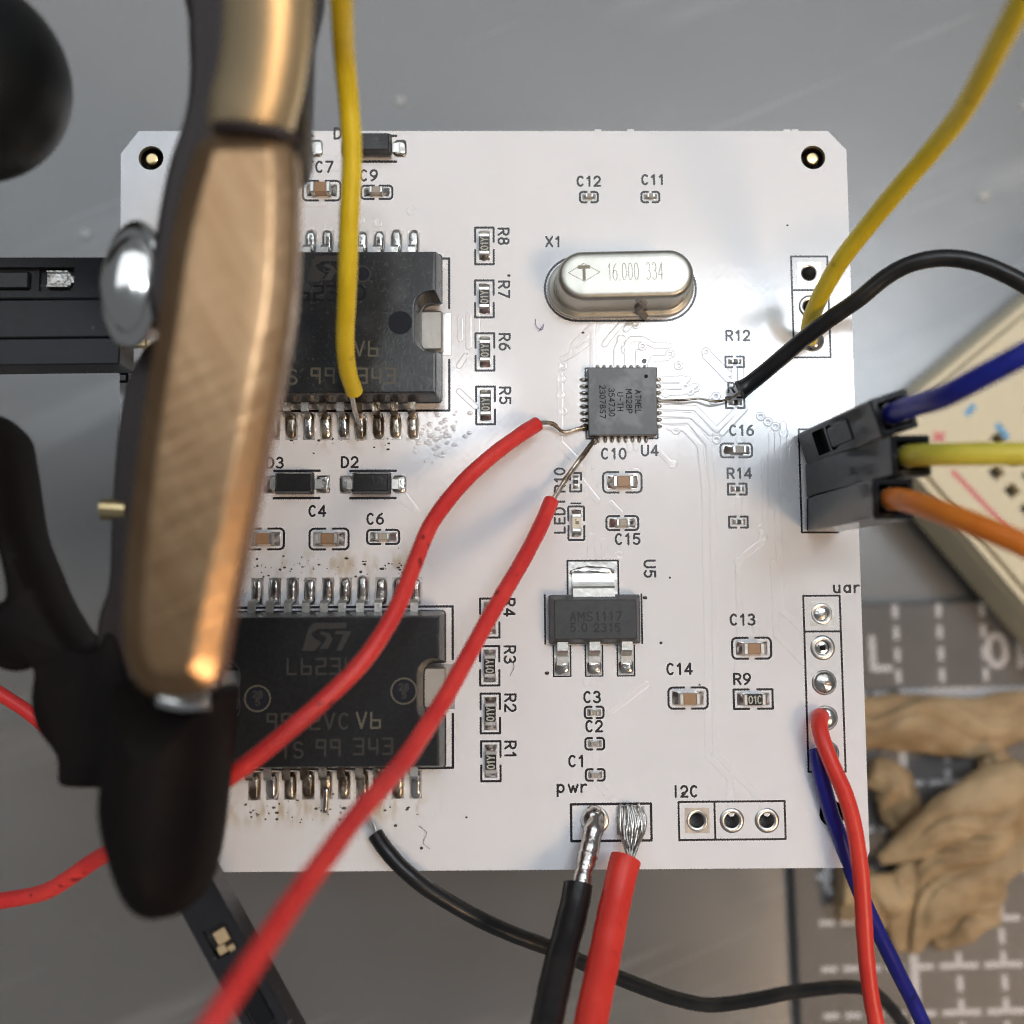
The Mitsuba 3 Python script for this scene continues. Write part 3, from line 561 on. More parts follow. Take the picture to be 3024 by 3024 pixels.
diode((-9.01,27.38), 'black diode at the top edge right of the yellow wire'); diode((-15.27,27.38), 'black diode at the top edge behind the metal clip')

# the two motor driver chips
def driver_chip(c, lab, marks, logo, discs, burnt):
    k = holder(B+'__driver_chip'); tag(k, lab)
    body = sbox(-7.95, -5.5, 7.95, 5.5).buffer(-.3).buffer(.3)
    for s in (-1, 1):
        body = body.difference(sbox(min(s*6.45, s*9), -1.78, max(s*6.45, s*9), 1.78).buffer(-.75).buffer(.75))
    body = body.buffer(-.08).buffer(.08)
    put(k+'__body', move(puff(ring_pts(body, 420), [(.2, .3), (1.65, .0), (1.72, .0), (1.73, .10), (2.9, .32), (3.28, .40), (3.38, .46), (3.40, .54)]), *c), 'm_chip', smooth=25)
    for s in (-1, 1):
        put(k+'__heat_slug', move(bbox(1.75, 2.95, 1.0, .14, (s*7.05, 0, .12)), *c), 'm_slug')
        put(k+'__slug_pad', move(bbox(1.1, 3.2, .05, .015, (s*7.95, 0, 0)), *c), 'm_pad')
    prof = [(5.30, 1.75), (6.02, 1.75), (6.22, 1.62), (6.36, .36), (6.50, .26), (7.35, .24), (7.35, .05), (6.40, .06), (6.20, .20), (6.04, 1.42), (5.94, 1.52), (5.30, 1.52)]
    lead = extrude(Polygon(prof), .54, -.27); lead.apply_transform(np.array([[0, 0, 1, 0], [1, 0, 0, 0], [0, 1, 0, 0], [0, 0, 0, 1.0]]))
    for side in (1, -1):
        for i in range(10):
            x = -5.715+1.27*i
            q = lead.copy()
            if side < 0: q.apply_transform(np.diag([-1, -1, 1, 1.0]))
            dirty = burnt[side] > rng.random()
            put(k+'__pin', move(q, c[0]+x, c[1]), 'm_burnt' if dirty else 'm_tin')
            put(k+'__pin_pad', move(bbox(.88, 1.95, .05, .02, (x, side*6.88, 0)), *c), 'm_markdark' if False else 'm_pad')
            sm = blob(.43, .97, .34+.12*rng.random(), rng.integers(200), .13, 3, freq=2.1, dome=True, sq=.55)
            put(k+'__solder_joint', move(sm, c[0]+x+.02*rng.normal(), c[1]+side*(6.88+.06*rng.normal()), .04), 'm_burnt' if dirty else 'm_solder', smooth=True)
    for s, at, h, m in marks: put(k+'__marking', text(s, at, h, .15, 3.402, gap=.34), m)
    for g in logo: put(k+'__logo', extrude(Polygon(g), .012, 3.402), 'm_markfaint')
    for at, r, ringm in discs:
        put(k+'__mould_mark', extrude(Point(at).buffer(r, quad_segs=14), .012, 3.403), 'm_chipgloss')
        if ringm: put(k+'__mould_ring', extrude(Point(at).buffer(r+.12, quad_segs=14).difference(Point(at).buffer(r, quad_segs=14)), .02, 3.402), ringm)
    for s in (-1, 1):
        lines([[(c[0]+s*8.35, c[1]+1.95), (c[0]+s*8.35, c[1]+5.72), (c[0]+s*5.9, c[1]+5.72)], [(c[0]+s*8.35, c[1]-1.95), (c[0]+s*8.35, c[1]-5.72), (c[0]+s*5.9, c[1]-5.72)]], .17)
    lines([[(c[0]-6.1, c[1]+s*5.72), (c[0]+6.1, c[1]+s*5.72)] for s in (-1, 1)], .17)
def st_logo(o):
    x, y = o
    def q(p): return [(x+a*3.0, y+b*1.9) for a, b in p]
    return [q([(0.0, 0), (.30, 0), (.44, .30), (.28, .45), (.20, .62), (.36, .78), (1.0, .80), (1.02, 1.0), (.26, 1.0), (.14, .82)]),
            q([(.40, .06), (.58, .06), (.70, .42), (.62, .62), (.44, .70), (.40, .60), (.56, .50), (.52, .34)]),
            q([(.78, 0), (.90, 0), (1.08, .55), (1.12, .70), (.76, .70), (.74, .60), (.94, .58)])]
c1, c2 = (-11.76,13.21), (-11.54,-12.54)
driver_chip(c1, 'upper black driver chip under the yellow wire, dusty with pale marks',
    [('LbzehD', (-11.98,15.29,3.4)[:2], 1.02, 'm_markdark'), ('qq', (-12.12,9.36,3.4)[:2], 1.02, 'm_mark'), ('ehe', (-8.37,9.35,3.4)[:2], 1.02, 'm_mark'), ('Vb', (-9.09,11.28,3.4)[:2], 1.02, 'm_mark'), ('S', (-14.23,9.29,3.4)[:2], 1.02, 'm_mark'), ('B5', (-6.63,13.25,3.4)[:2], .5, 'm_markfaint')],
    st_logo((-13.34,16.10,3.4)[:2]), [((-6.71,13.14,3.4)[:2], .84, None), ((-9.38,16.66,3.4)[:2], .50, 'm_markfaint')], {1: .05, -1: .55})
driver_chip(c2, 'lower black driver chip under the red wires, with burnt flux round its pins',
    [('LbzehD', (-11.57,-10.83,3.4)[:2], 1.02, 'm_markfaint'), ('qq zVC', (-12.94,-14.54,3.4)[:2], 1.02, 'm_markfaint'), ('Vb', (-8.80,-14.50,3.4)[:2], 1.02, 'm_mark'), ('1S', (-13.93,-16.45,3.4)[:2], 1.02, 'm_markfaint'), ('qq', (-11.52,-16.32,3.4)[:2], 1.02, 'm_markfaint'), ('ehe', (-8.47,-16.25,3.4)[:2], 1.02, 'm_markfaint')],
    st_logo((-13.36,-9.77,3.4)[:2]), [((-6.39,-12.55,3.4)[:2], .80, 'm_mark'), ((-16.35,-12.97,3.4)[:2], .80, 'm_mark')], {1: .15, -1: .75})
for at in [(-6.39,-12.55,3.4),(-16.35,-12.97,3.4)]:
    put(B+'__driver_chip_001__mould_number', [text('5', (at[0]+.02, at[1]-.25), .42, .1, 3.416), text('28', (at[0], at[1]+.28), .42, .1, 3.416)], 'm_markfaint')

put(B+'__driver_chip_001__pin_tail', tube(spline([(-12.07,-19.54,0.6),(-12.12,-20.45,0.45),(-12.20,-21.20,0.35)], .2), .22, 10), 'm_solder', smooth=True)
# microcontroller: square leadless chip
k = B+'__controller_chip'; tag(k, 'square grey chip with five engraved lines reading downwards')
q = (9.25,7.98)
put(k+'__body', move(puff(ring_pts(sbox(-2.5, -2.5, 2.5, 2.5).buffer(-.05).buffer(.05), 80), [(.03, 0), (.78, 0), (.82, .03), (.83, .07)]), *q), 'm_qfn', smooth=30)
put(k+'__pin_dot', extrude(Point((10.98,9.81,0.83)[:2]).buffer(.14), .01, .832), 'm_markdark')
lines([[(q[0]+sx*2.0, q[1]+sy*2.62), (q[0]+sx*2.62, q[1]+sy*2.62), (q[0]+sx*2.62, q[1]+sy*2.0)] for sx in (-1, 1) for sy in (-1, 1)], .14)
lines([[(10.97,11.11), (10.99,11.15)]], .34)
for s, x in (('ATMEL', 1204), ('M328P', 1187), ('U-TH', 1170), ('354730', 1154), ('23078S7', 1137)):
    at = {1204: (10.37,7.93,0.83), 1187: (9.71,7.97,0.83), 1170: (9.06,7.94,0.83), 1154: (8.44,7.90,0.83), 1137: (7.78,7.94,0.83)}[x]
    put(k+'__marking', text(s, at[:2], .40, .065, .832, -90, gap=.28, thick=.008), 'm_markdark')
for side in range(4):
    for i in range(8):
        t = -1.75+.5*i
        x, y = [(2.72, t), (t, 2.66), (-2.78, t), (t, -2.72)][side]
        rx, ry = [(.26, .16), (.16, .22), (.32, .17), (.16, .26)][side]
        put(k+'__solder_joint', move(blob(rx, ry, .26, rng.integers(300), .10, 2, dome=True), q[0]+x, q[1]+y, .02), 'm_solder', smooth=True)

# regulator
k = B+'__voltage_regulator'; tag(k, 'black three legged regulator with wide metal tab marked 1117')
r = (6.97,-7.80)
put(k+'__body', move(puff(ring_pts(sbox(-3.28, -1.75, 3.28, 1.75).buffer(-.1).buffer(.1), 120), [(.1, .18), (.78, 0), (.80, 0), (.81, .10), (1.45, .32), (1.55, .36), (1.58, .42)]), *r), 'm_reg', smooth=25)
def bent(w, prof, x, flip):
    m = extrude(Polygon(prof), w, -w/2); m.apply_transform(np.array([[0, 0, 1, 0], [1, 0, 0, 0], [0, 1, 0, 0], [0, 0, 0, 1.0]]))
    if flip: m.apply_transform(np.diag([-1, -1, 1, 1.0]))
    return move(m, r[0]+x, r[1])
pf = [(1.6, .96), (2.20, .96), (2.36, .84), (2.52, .34), (2.66, .28), (3.28, .26), (3.28, .04), (2.56, .04), (2.40, .14), (2.24, .64), (2.14, .74), (1.6, .74)]
put(k+'__tab', bent(3.0, pf, -.02, False), 'm_tin')
put(k+'__tab_pad', move(bbox(3.55, 2.4, .05, .02, (0, 2.95, 0)), *r), 'm_pad')
put(k+'__tab_solder', move(blob(1.6, .42, .2, 5, .2, 3, dome=True), r[0], r[1]+3.4, .03), 'm_solder', smooth=True)
lines([[(r[0]-1.85, r[1]+1.7), (r[0]-1.85, r[1]+4.22), (r[0]+1.85, r[1]+4.22), (r[0]+1.85, r[1]+1.7)]], .12)
lines([[(r[0]-3.5, r[1]-1.75), (r[0]-3.5, r[1]+1.75)], [(r[0]+3.5, r[1]-1.75), (r[0]+3.5, r[1]+1.75)]], .14)
for x in (-2.3, 0, 2.3):
    put(k+'__leg', bent(.76, pf, x, True), 'm_tin')
    put(k+'__leg_pad', move(bbox(1.15, 2.1, .05, .02, (x, -2.95, 0)), *r), 'm_pad')
    put(k+'__leg_solder', move(blob(.55, .52, .26, rng.integers(99), .22, 3, dome=True, sq=.6), r[0]+x, r[1]-3.45, .03), 'm_solder', smooth=True)
    lines([[(r[0]+x-.62, r[1]-1.9), (r[0]+x-.62, r[1]-4.08), (r[0]+x+.62, r[1]-4.08), (r[0]+x+.62, r[1]-1.9)]], .1)
put(k+'__marking', text('AMS1117', (6.99,-7.59,1.58)[:2], .62, .085, 1.582, gap=.30, thick=.008), 'm_markdim')
put(k+'__marking', text('5.0', (5.78,-8.36,1.58)[:2], .55, .085, 1.582, gap=.30, thick=.008), 'm_markdim')
put(k+'__marking', text('2315', (7.77,-8.38,1.58)[:2], .55, .085, 1.582, gap=.32, thick=.008), 'm_markdim')

# crystal
k = B+'__crystal_can'; tag(k, 'oval silver crystal can engraved 16.000 334 and a T in a diamond')
x1 = (9.31,16.60); xt = (9.27,16.79,3.5)[:2]
def stadium(L, Wd, n=120): return ring_pts(LineString([(-(L-Wd)/2, 0), ((L-Wd)/2, 0)]).buffer(Wd/2, quad_segs=16), n)
put(k+'__flange', move(puff(stadium(10.85, 4.45), [(.08, .1), (.18, 0), (.36, 0), (.46, .06), (.52, .2), (.56, .42), (.64, .5)]), x1[0], x1[1], 0, 1.2), 'm_can', smooth=35)
put(k+'__can', move(puff(stadium(9.75, 3.62), [(.5, -.12), (.62, -.02), (.9, 0), (3.0, 0), (3.22, .05), (3.38, .16), (3.46, .30), (3.49, .46), (3.50, .62)]), x1[0], x1[1], 0, 1.2), 'm_can', smooth=45)
zc = 3.502
put(k+'__engraving', move(text('16.000 334', (0, 0), 1.22, .045, 0, cond=.40, gap=.26, thick=.006), *(9.97,16.79,3.5)[:2], zc, 1.2), 'm_canmark')
dm = LineString([(-1.12, 0), (0, .66), (1.12, 0), (0, -.66), (-1.12, 0)]).buffer(.022)
tl = unary_union([sbox(-.44, .26, .44, .52), sbox(-.11, -.58, .11, .3)])
put(k+'__logo', move(join([extrude(dm.difference(tl.buffer(.01)), .006), extrude(tl, .006)]), *(6.31,16.72,3.5)[:2], zc, 1.2), 'm_canmark')
lines([[(x1[0]+a, x1[1]+b) for a, b in stadium(11.25, 4.85, 60)]], .16)
put('lint_flake', tube(spline([(10.20,14.95,3.2),(10.63,14.74,2.6),(10.38,14.65,1.6),(10.83,14.54,0.6),(11.10,14.38,0.3)], .2), [.34, .30]*3+[.3]*(len(spline([(10.20,14.95,3.2),(10.63,14.74,2.6),(10.38,14.65,1.6),(10.83,14.54,0.6),(11.10,14.38,0.3)], .2))-6), 7, .6), 'm_lint', smooth=20,
    label='grey flake of lint stuck to the lower side of the crystal can', category='lint')

# header boxes printed on the board
def hbox(pts, w, first, vertical=True, s=1):
    xs = [p[0] for p in pts]; ys = [p[1] for p in pts]; h = w/2
    P = [[(min(xs)-h, min(ys)-h), (max(xs)+h, min(ys)-h), (max(xs)+h, max(ys)+h), (min(xs)-h, max(ys)+h), (min(xs)-h, min(ys)-h)]]
    if first: P.append([(min(xs)-h, pts[0][1]-1.27), (max(xs)+h, pts[0][1]-1.27)] if vertical else [(pts[0][0]+1.27, min(ys)-h), (pts[0][0]+1.27, max(ys)+h)])
    lines(P, .14)
hbox(up3, 2.6, True); hbox(uart, 2.6, True); hbox(i2c, 2.6, True, False); hbox(con, 2.6, False)
a, b = (5.19,-23.46), (10.89,-20.90)
lines([[(a[0], a[1]), (b[0], a[1]), (b[0], b[1]), (a[0], b[1]), (a[0], a[1])]], .17)
lines([[(-27.51,12.50),(-27.20,12.50)], [(-27.46,10.33),(-26.99,10.32),(-26.98,9.73),(-27.44,9.73)]], .2)

# burnt flux crumbs beside the pin rows
fl = []
for cy, x0, x1_, n, sy in ((-3.9, -17.5, -5.8, 75, .45), (-21.1, -18.5, -5.6, 60, .5), (5.0, -15, -5.6, 16, .3)):
    for _ in range(n):
        s = .025+.075*rng.random()**2.2
        fl.append(move(blob(s*(1+rng.random()), s, s*.5, rng.integers(500), .3, 1, dome=True), x0+(x1_-x0)*rng.random(), cy+sy*rng.normal(), 0.0))
put(B+'__flux_crumbs', fl, 'm_char', smooth=True, kind='stuff', label='dark crumbs of burnt flux beside the chip pins')
fb = []
for _ in range(70):
    s = .05+.09*rng.random()
    x, y = (-5.65,6.03); fb.append(move(blob(s*1.8, s*1.3, s*.28, rng.integers(500), .3, 2, dome=True), x+1.0+rng.normal()*1.1, y-.3+rng.normal()*1.1, 0))
for _ in range(60):
    s = .03+.05*rng.random(); x, y = (6.66,2.34); fb.append(move(blob(s*1.3, s, s*.6, rng.integers(500), .3, 1, dome=True), x+rng.normal()*.8, y+rng.normal()*1.1, 0))
put(B+'__flux_beads', fb, 'm_mask', smooth=True, kind='stuff', label='clear glossy beads of flux residue on the board')
for i, (at, lab) in enumerate(zip([(12.57,-4.86),(11.83,-9.55),(10.74,-6.30),(21.94,21.45),(6.49,13.28),(13.25,-20.22),(14.56,-12.56),(1.02,17.63),(3.58,-11.65),(-2.24,-21.73),(-5.43,-23.83)],
    ('dark speck right of the print U5', 'dark speck right of the black regulator', 'faint speck above right of the black regulator', 'grey speck near the upper right corner of the board', 'dark speck left above the square grey chip',
     'dark speck right of the print I2C', 'dark speck above the tan capacitor C14', 'dark speck right of the prints R8 and R7', 'dark speck left of the regulator legs', 'dark speck below the print R1', 'brown speck on the lower board edge near the thin black wire'))):
    s = .07+.03*(i % 3)
    put('dirt_speck', move(blob(s*1.3, s, s*.5, i, .3, 1, dome=True), at[0], at[1], 0), 'm_char', smooth=True, label=lab, category='dirt')
for i, (pts, lab) in enumerate((([(2.96,14.31,0.05),(3.03,13.68,0.3),(3.42,13.50,0.1),(3.57,13.82,0.4),(3.19,13.35,0.05)], 'curly blue fibre left of the crystal can'),
                               ([(0.92,-10.49,0.05),(1.21,-11.16,0.2),(0.91,-11.81,0.05)], 'fine grey fibre beside the print R3'), ([(8.73,-23.45,0.05),(10.68,-23.83,0.05)], None),
                               ([(-8.41,19.32,0.05),(-7.53,18.99,0.2),(-7.16,19.64,0.05)], 'fine grey hair above the upper chip'), ([(-5.62,-22.28,0.05),(-5.04,-22.74,0.3),(-5.31,-23.44,0.1),(-4.79,-23.90,0.05)], 'fine brown fibre at the lower edge of the board'))):
    if lab: put('fibre', tube(spline(pts, .1), .022, 5), 'm_navy' if i == 0 else 'm_lint', smooth=True, label=lab, category='fibre')

# brass pins that carry the board, seen through the corner holes
for c, lab in zip(MH, ('brass pin in the upper left corner hole of the board', 'brass pin in the upper right corner hole of the board', 'brass pin in the lower right corner hole between the wires')):
    k = holder('brass_pin'); tag(k, lab, 'pin')
    put(k+'__shaft', move(puff(ring_pts(Point(0, 0).buffer(.5, quad_segs=16), 32), [(-7, 0), (-.25, 0), (-.12, .06), (-.08, .16)]), c[0]+.01, c[1]-.02, 0), 'm_gold', smooth=40)
    put(k+'__collar', move(puff(ring_pts(Point(0, 0).buffer(1.25, quad_segs=16), 40), [(-7, 0), (-1.68, 0), (-1.62, .1)]), c[0], c[1], 0), 'm_darkmetal', smooth=40)

# ------------------------------------------------------------------ soldered wires
def wire(name, path, r, m, lab, core=None, cr=.2, coremat='m_tin', cat='wire', group=None, step=.4, taper=None):
    k = holder(name); tag(k, lab, cat, group)
    p = spline(path, step); env = np.minimum(np.arange(len(p)), 8)/8.0
    p = p+(np.dstack([meshkit.fbm(p*.13+q, 2) for q in (3, 40, 77)])[0]-.5)*env[:, None]*.40
    wob = r*(1+.05*(meshkit.fbm(p*.9+3, 3)-.5)*2)
    if taper is not None: wob = wob*taper(np.linspace(0, 1, len(p)))
    t0 = tube(p, wob, 20)
    put(k+'__insulation', t0, m, smooth=50)
    if core:
        for i, cp in enumerate(core):
            q = spline(cp, .15); put(k+'__conductor', tube(q, cr*(1+.35*(meshkit.fbm(q*2.2+i, 3)-.5)*2), 10), coremat, smooth=True)
    return k
wire('red_wire', [(2.98,6.17,1.7),(1.86,5.37,2.4),(-0.22,3.69,3.6),(-2.39,1.43,5),(-4.24,-1.25,7),(-5.31,-4.10,8.8),(-6.33,-6.94,10.4),(-7.94,-9.79,11.8),(-10.18,-12.16,12.6),(-13.05,-14.63,13),(-15.81,-16.68,13),(-17.39,-17.68,12.8),(-20.40,-19.70,11),(-23.99,-21.77,8),(-26.22,-23.08,6),(-27.96,-24.29,5),(-29.73,-25.39,4),(-31.73,-26.06,3),(-35.39,-26.72,2)], .545, 'm_red',
     'long red wire curving from the left side of the square chip to the black boot', [[(2.91,6.29,1.7),(3.62,6.41,1.2),(4.25,6.30,0.9),(4.71,5.87,0.7),(5.27,5.86,0.5),(6.05,6.07,0.4),(6.61,6.16,0.3)], [(2.99,6.19,1.6),(3.82,6.33,1),(4.40,6.09,0.8),(4.95,5.77,0.6),(5.78,5.95,0.4),(6.53,6.13,0.25)]], .11, 'm_burnt')
wire('red_wire', [(3.91,0.62,1.8),(3.17,-0.97,2.8),(1.73,-3.82,4.8),(-0.26,-7.18,7.6),(-2.08,-10.26,10),(-3.74,-13.07,12.5),(-5.20,-15.24,15.5),(-6.35,-16.45,18.5),(-7.66,-17.89,22),(-8.84,-19.51,25.5),(-10.10,-21.25,28.5),(-11.16,-22.81,30.5),(-12.20,-24.46,32)], .55, 'm_red',
     'red wire running from the corner of the square chip to the bottom edge', [[(3.99,0.63,1.7),(4.70,1.80,1.4),(5.41,2.85,1.2),(6.29,4.05,0.9),(7.00,4.96,0.5),(7.29,5.30,0.3)], [(4.07,0.71,1.6),(4.87,1.97,1.2),(5.62,3.03,1),(6.55,4.31,0.7),(7.17,5.14,0.3)]], .16, 'm_burnt')
wire('red_wire', [(-38.04,-12.31,-3),(-36.04,-13.57,-3),(-34.65,-14.51,-3),(-32.45,-16.23,-3),(-30.86,-17.40,-3)], .52, 'm_red', 'short red wire piece at the left edge going behind the black clamp')
wire('yellow_wire', [(-9.75,8.01,4.6),(-9.89,8.99,6.5),(-9.75,10.52,9),(-9.33,12.57,11.5),(-8.89,14.93,13.5),(-8.60,17.33,15),(-8.47,19.82,16),(-8.53,22.24,17),(-8.43,24.03,19),(-8.11,24.75,22),(-7.80,25.49,25)], .60, 'm_yellow',
     'yellow wire standing up from a pin of the upper chip', [[(-9.94,8.09,4.6),(-9.95,7.55,3.2),(-9.94,7.01,1.6),(-9.87,6.42,0.6)], [(-10.03,8.14,4.5),(-10.11,7.47,2.8),(-10.10,6.85,1.2),(-9.77,6.20,0.5)]], .12)
wire('yellow_wire', [(23.11,12.59,0.6),(22.76,13.27,2.2),(22.61,14.00,4),(22.76,15.02,6.2),(23.30,16.35,8.8),(24.11,17.65,11.5),(24.91,18.74,14.3),(25.59,19.68,17),(25.89,20.24,19.5),(25.69,20.68,22.5),(25.38,21.20,25.5),(25.07,21.74,28.5),(25.07,22.35,30)], .60, 'm_yellow',
     'yellow wire rising from the header at the right edge to the top corner')
wire('black_wire', [(17.69,8.65,1.4),(18.29,9.01,1.5),(19.26,9.75,2),(20.57,10.81,2.9),(21.82,11.86,3.9),(23.19,12.84,5),(24.80,13.84,6.3),(26.32,15.03,7.2),(27.82,15.71,8),(29.58,15.94,8.5),(31.37,15.65,8.8),(33.18,14.90,9),(35.06,13.86,9),(36.75,12.51,9)], .58, 'm_blackwire',
     'black wire from the right side of the square chip to the right edge', [[(17.77,8.57,1.4),(17.35,8.26,1),(16.73,8.03,0.8),(15.82,7.93,0.9),(14.89,8.17,0.7),(13.74,8.08,0.6),(12.69,8.12,0.4),(11.85,8.11,0.3)]], .09, 'm_burnt', taper=lambda s: 1+.25*np.exp(-(s/.02)**2))
wire('black_wire', [(-8.55,-22.58,1.2),(-7.89,-23.45,1.5),(-6.60,-24.87,1.6),(-4.78,-26.44,1.4),(-2.24,-28.14,0.8),(0.72,-29.94,-0.5),(3.79,-31.56,-2),(7.01,-33.54,-4),(10.39,-35.47,-6),(13.52,-37.22,-8),(16.79,-38.57,-10),(20.66,-39.04,-12),(24.71,-39.07,-14),(28.92,-39.42,-16),(32.34,-40.54,-18),(34.88,-42.75,-20),(36.98,-45.86,-22),(38.25,-48.61,-23)], .56, 'm_blackwire',
     'thin black wire from a pin of the lower chip passing under the power wires', [[(-8.52,-22.65,1.2),(-8.81,-22.14,0.9),(-9.10,-21.63,0.7),(-9.45,-21.10,0.6),(-9.54,-20.21,0.5)], [(-8.44,-22.58,1.2),(-8.65,-21.97,1),(-9.05,-21.43,0.8),(-9.38,-20.88,0.6)]], .09)
for key, at, r in (('red_wire', (6.55,6.18), .26), ('red_wire_001', (7.20,5.15), .24), ('black_wire', (11.94,8.17), .22), ('yellow_wire', (-9.92,6.40), .42), ('black_wire_001', (-9.57,-20.56), .40)):
    put(key+'__solder_joint', move(blob(r, r*1.1, r*1.2, int(r*100), .2, 3, dome=True), at[0], at[1], .05), 'm_burnt', smooth=True)
wire('power_wire', [(5.47,-25.81,2.3),(5.24,-26.80,2.8),(4.72,-28.23,3.8),(4.08,-29.81,5.2),(3.54,-31.13,6.6),(3.04,-32.45,8.2),(2.55,-33.74,10)], 1.02, 'm_blackwire',
     'thick black power wire soldered to the left pwr pad', [[(6.92,-21.62,0.25),(6.85,-21.99,0.6),(6.56,-22.97,1.1),(6.21,-24.11,1.6),(5.86,-25.16,2.1),(5.60,-26.14,2.4)]], .66, 'm_solder')
put('power_wire__solder_joint', move(blob(.86, .98, .85, 4, .12, 3, dome=True), *(6.76,-21.93), .02), 'm_solder', smooth=True)
kp = wire('power_wire', [(8.78,-24.17,2.2),(8.47,-24.95,2.6),(7.95,-26.66,3.4),(7.33,-28.35,4.6),(6.72,-29.97,5.8),(6.12,-31.43,7.2),(5.57,-32.80,8.6),(5.05,-34.08,10)], 1.06, 'm_redthick',
     'thick red power wire with frayed tinned strands at the right pwr pad')
for i in range(15):
    t = (i-7)/7.0; j = rng.normal(size=6)*.05
    a = np.array((9.43,-21.96)); w0 = t*.90
    z = .30+.55*math.sqrt(max(0, 1-t*t*.9))
    P0 = (a[0]+w0*.70-.08+j[0], a[1]+1.0+j[1]*1.6, z*.5)
    P1 = (a[0]+w0+.05+j[2], a[1]+.15, z+j[3]*.5); P2 = (a[0]+w0*.86-.02+j[4]*1.3, a[1]-.75, z+.3+j[0]*.8); P3 = (a[0]+w0*.42-.18+j[5]*.6, a[1]-1.75, 1.55+.2*math.sin(i*1.7)); P4 = (a[0]-w0*.25-.35, a[1]-3.0, 2.2+.15*math.cos(i))
    put(kp+'__strand', tube(spline([P0, P1, P2, P3, P4], .15), .105+.025*rng.random(), 8), 'm_solder', smooth=True)
put(kp+'__solder_joint', move(blob(1.0, 1.02, .52, 9, .22, 3, dome=True), *(9.43,-22.10), .02), 'm_solder', smooth=True)
wire('red_wire', [(23.14,-14.78,0.4),(22.79,-15.14,1.1),(22.72,-15.89,1.6),(22.90,-16.86,2),(23.38,-18.38,2.3),(23.96,-19.97,2.5),(24.44,-22.10,2.6),(24.78,-24.95,2.6),(24.96,-27.83,2.4),(25.15,-30.71,2.2),(25.44,-33.59,2),(26.01,-36.82,1.8)], .57, 'm_redthick',
     'red wire from the uart header crossing over the blue wire')
wire('blue_wire', [(22.72,-17.22,0.5),(22.72,-17.78,0.7),(22.88,-18.88,0.8),(23.17,-20.28,0.8),(23.52,-21.95,0.7),(24.20,-23.67,0.4),(24.98,-25.66,-0.2),(26.17,-28.10,-1),(27.66,-30.83,-2),(29.18,-33.61,-3),(30.58,-36.06,-4),(31.99,-38.94,-5),(33.20,-41.28,-6)], .56, 'm_navy',
     'dark blue wire from the uart header running under the red wire')

# ------------------------------------------------------------------ jumper leads plugged on at the right
def frame(a, b, hint):
    z = np.array(b, float)-np.array(a, float); L = np.linalg.norm(z); z /= L
    x = np.array(hint, float); x -= z*(x@z); x /= np.linalg.norm(x); y = np.cross(z, x)
    M = np.eye(4); M[:3, 0], M[:3, 1], M[:3, 2], M[:3, 3] = x, y, z, a; return M, L
def housing_mesh(L, window=None, s=2.43):
    b = tm(bbox(s, s, L, .10)); b = m3.Manifold(m3.Mesh(np.array(b.vertices, np.float32), np.array(b.faces, np.uint32)))
    cav = m3.Manifold.cube([s-.66, s-.66, 7], True).translate([0, 0, L-3.4])
    b = b-cav
    b = b-m3.Manifold.cube([.5, s+1, .5], True).rotate([0, 45, 0]).translate([-s/2, 0, 0])-m3.Manifold.cube([s+1, .34, .34], True).rotate([45, 0, 0]).translate([0, -s/2, 0])-m3.Manifold.cube([s+1, .34, .34], True).rotate([45, 0, 0]).translate([0, s/2, 0])
    if window is not None:
        b = b-m3.Manifold.cube([1.0, 1.7, 2.4], True).translate([-s/2, 0, window])
        b = b-m3.Manifold.cube([.5, 1.7, 4.0], True).translate([-s/2, 0, window+3.4])
    return tm(b)
JL = 'jumper leads plugged onto the right edge of the board'
def jumper(name, a, b, hint, wirepath, wm, lab, window=None):
    k = holder(name); tag(k, lab, 'jumper lead', JL)
    M, L = frame(a, b, hint)
    h = housing_mesh(L, window); h.apply_transform(M); put(k+'__housing', h, 'm_housing')
    if window is not None:
        t = bbox(.3, 1.35, 3.6, .08); t.apply_translation([-1.08, 0, window+1.5]); t.apply_transform(M); put(k+'__latch', t, 'm_housingdull')
    e = tube([(0, 0, L-4.2), (0, 0, L-2.0), (0, 0, L-.35)], .68, 14); e.apply_transform(M); put(k+'__contact', e, 'm_tin', smooth=40)
    f = trimesh.creation.box([.5, .34, 2.6]); f.apply_translation([.32, -.5, L-1.0]); f.apply_transform(M); put(k+'__crimp', f, 'm_gold')
    s0 = M[:3, 3]+M[:3, 2]*(L-1.6)
    p = spline([tuple(s0), tuple(M[:3, 3]+M[:3, 2]*(L-.1))]+list(wirepath), .4)
    put(k+'__insulation', tube(p, .66, 18), wm, smooth=50)
jumper('jumper_lead', (23.49,4.73,0.2), (24.08,4.70,13.6), (1, .30, 0), [(24.28,4.69,15.8),(24.68,4.61,19),(25.83,5.24,21),(27.66,6.24,22.5),(29.38,7.20,23)], 'm_blue', 'blue jumper lead with a leaning black plug, uppermost of the three', 4.2)
jumper('jumper_lead', (23.74,2.15,0.15), (24.68,2.00,14.4), (1, .02, 0), [(25.01,1.80,16),(25.95,1.65,17.2),(27.67,1.56,18),(29.79,1.45,18.5),(31.86,1.41,18.5)], 'm_lemon', 'yellow jumper lead in the middle of the three black plugs')
jumper('jumper_lead', (23.77,-0.38,0.15), (23.65,-0.55,14), (1, -.02, 0), [(23.73,-0.90,16),(24.38,-1.67,18.4),(25.56,-2.57,20.2),(26.73,-3.32,21.2),(27.95,-4.14,22),(29.55,-5.05,22)], 'm_orange', 'orange jumper lead in the lowest of the three black plugs')

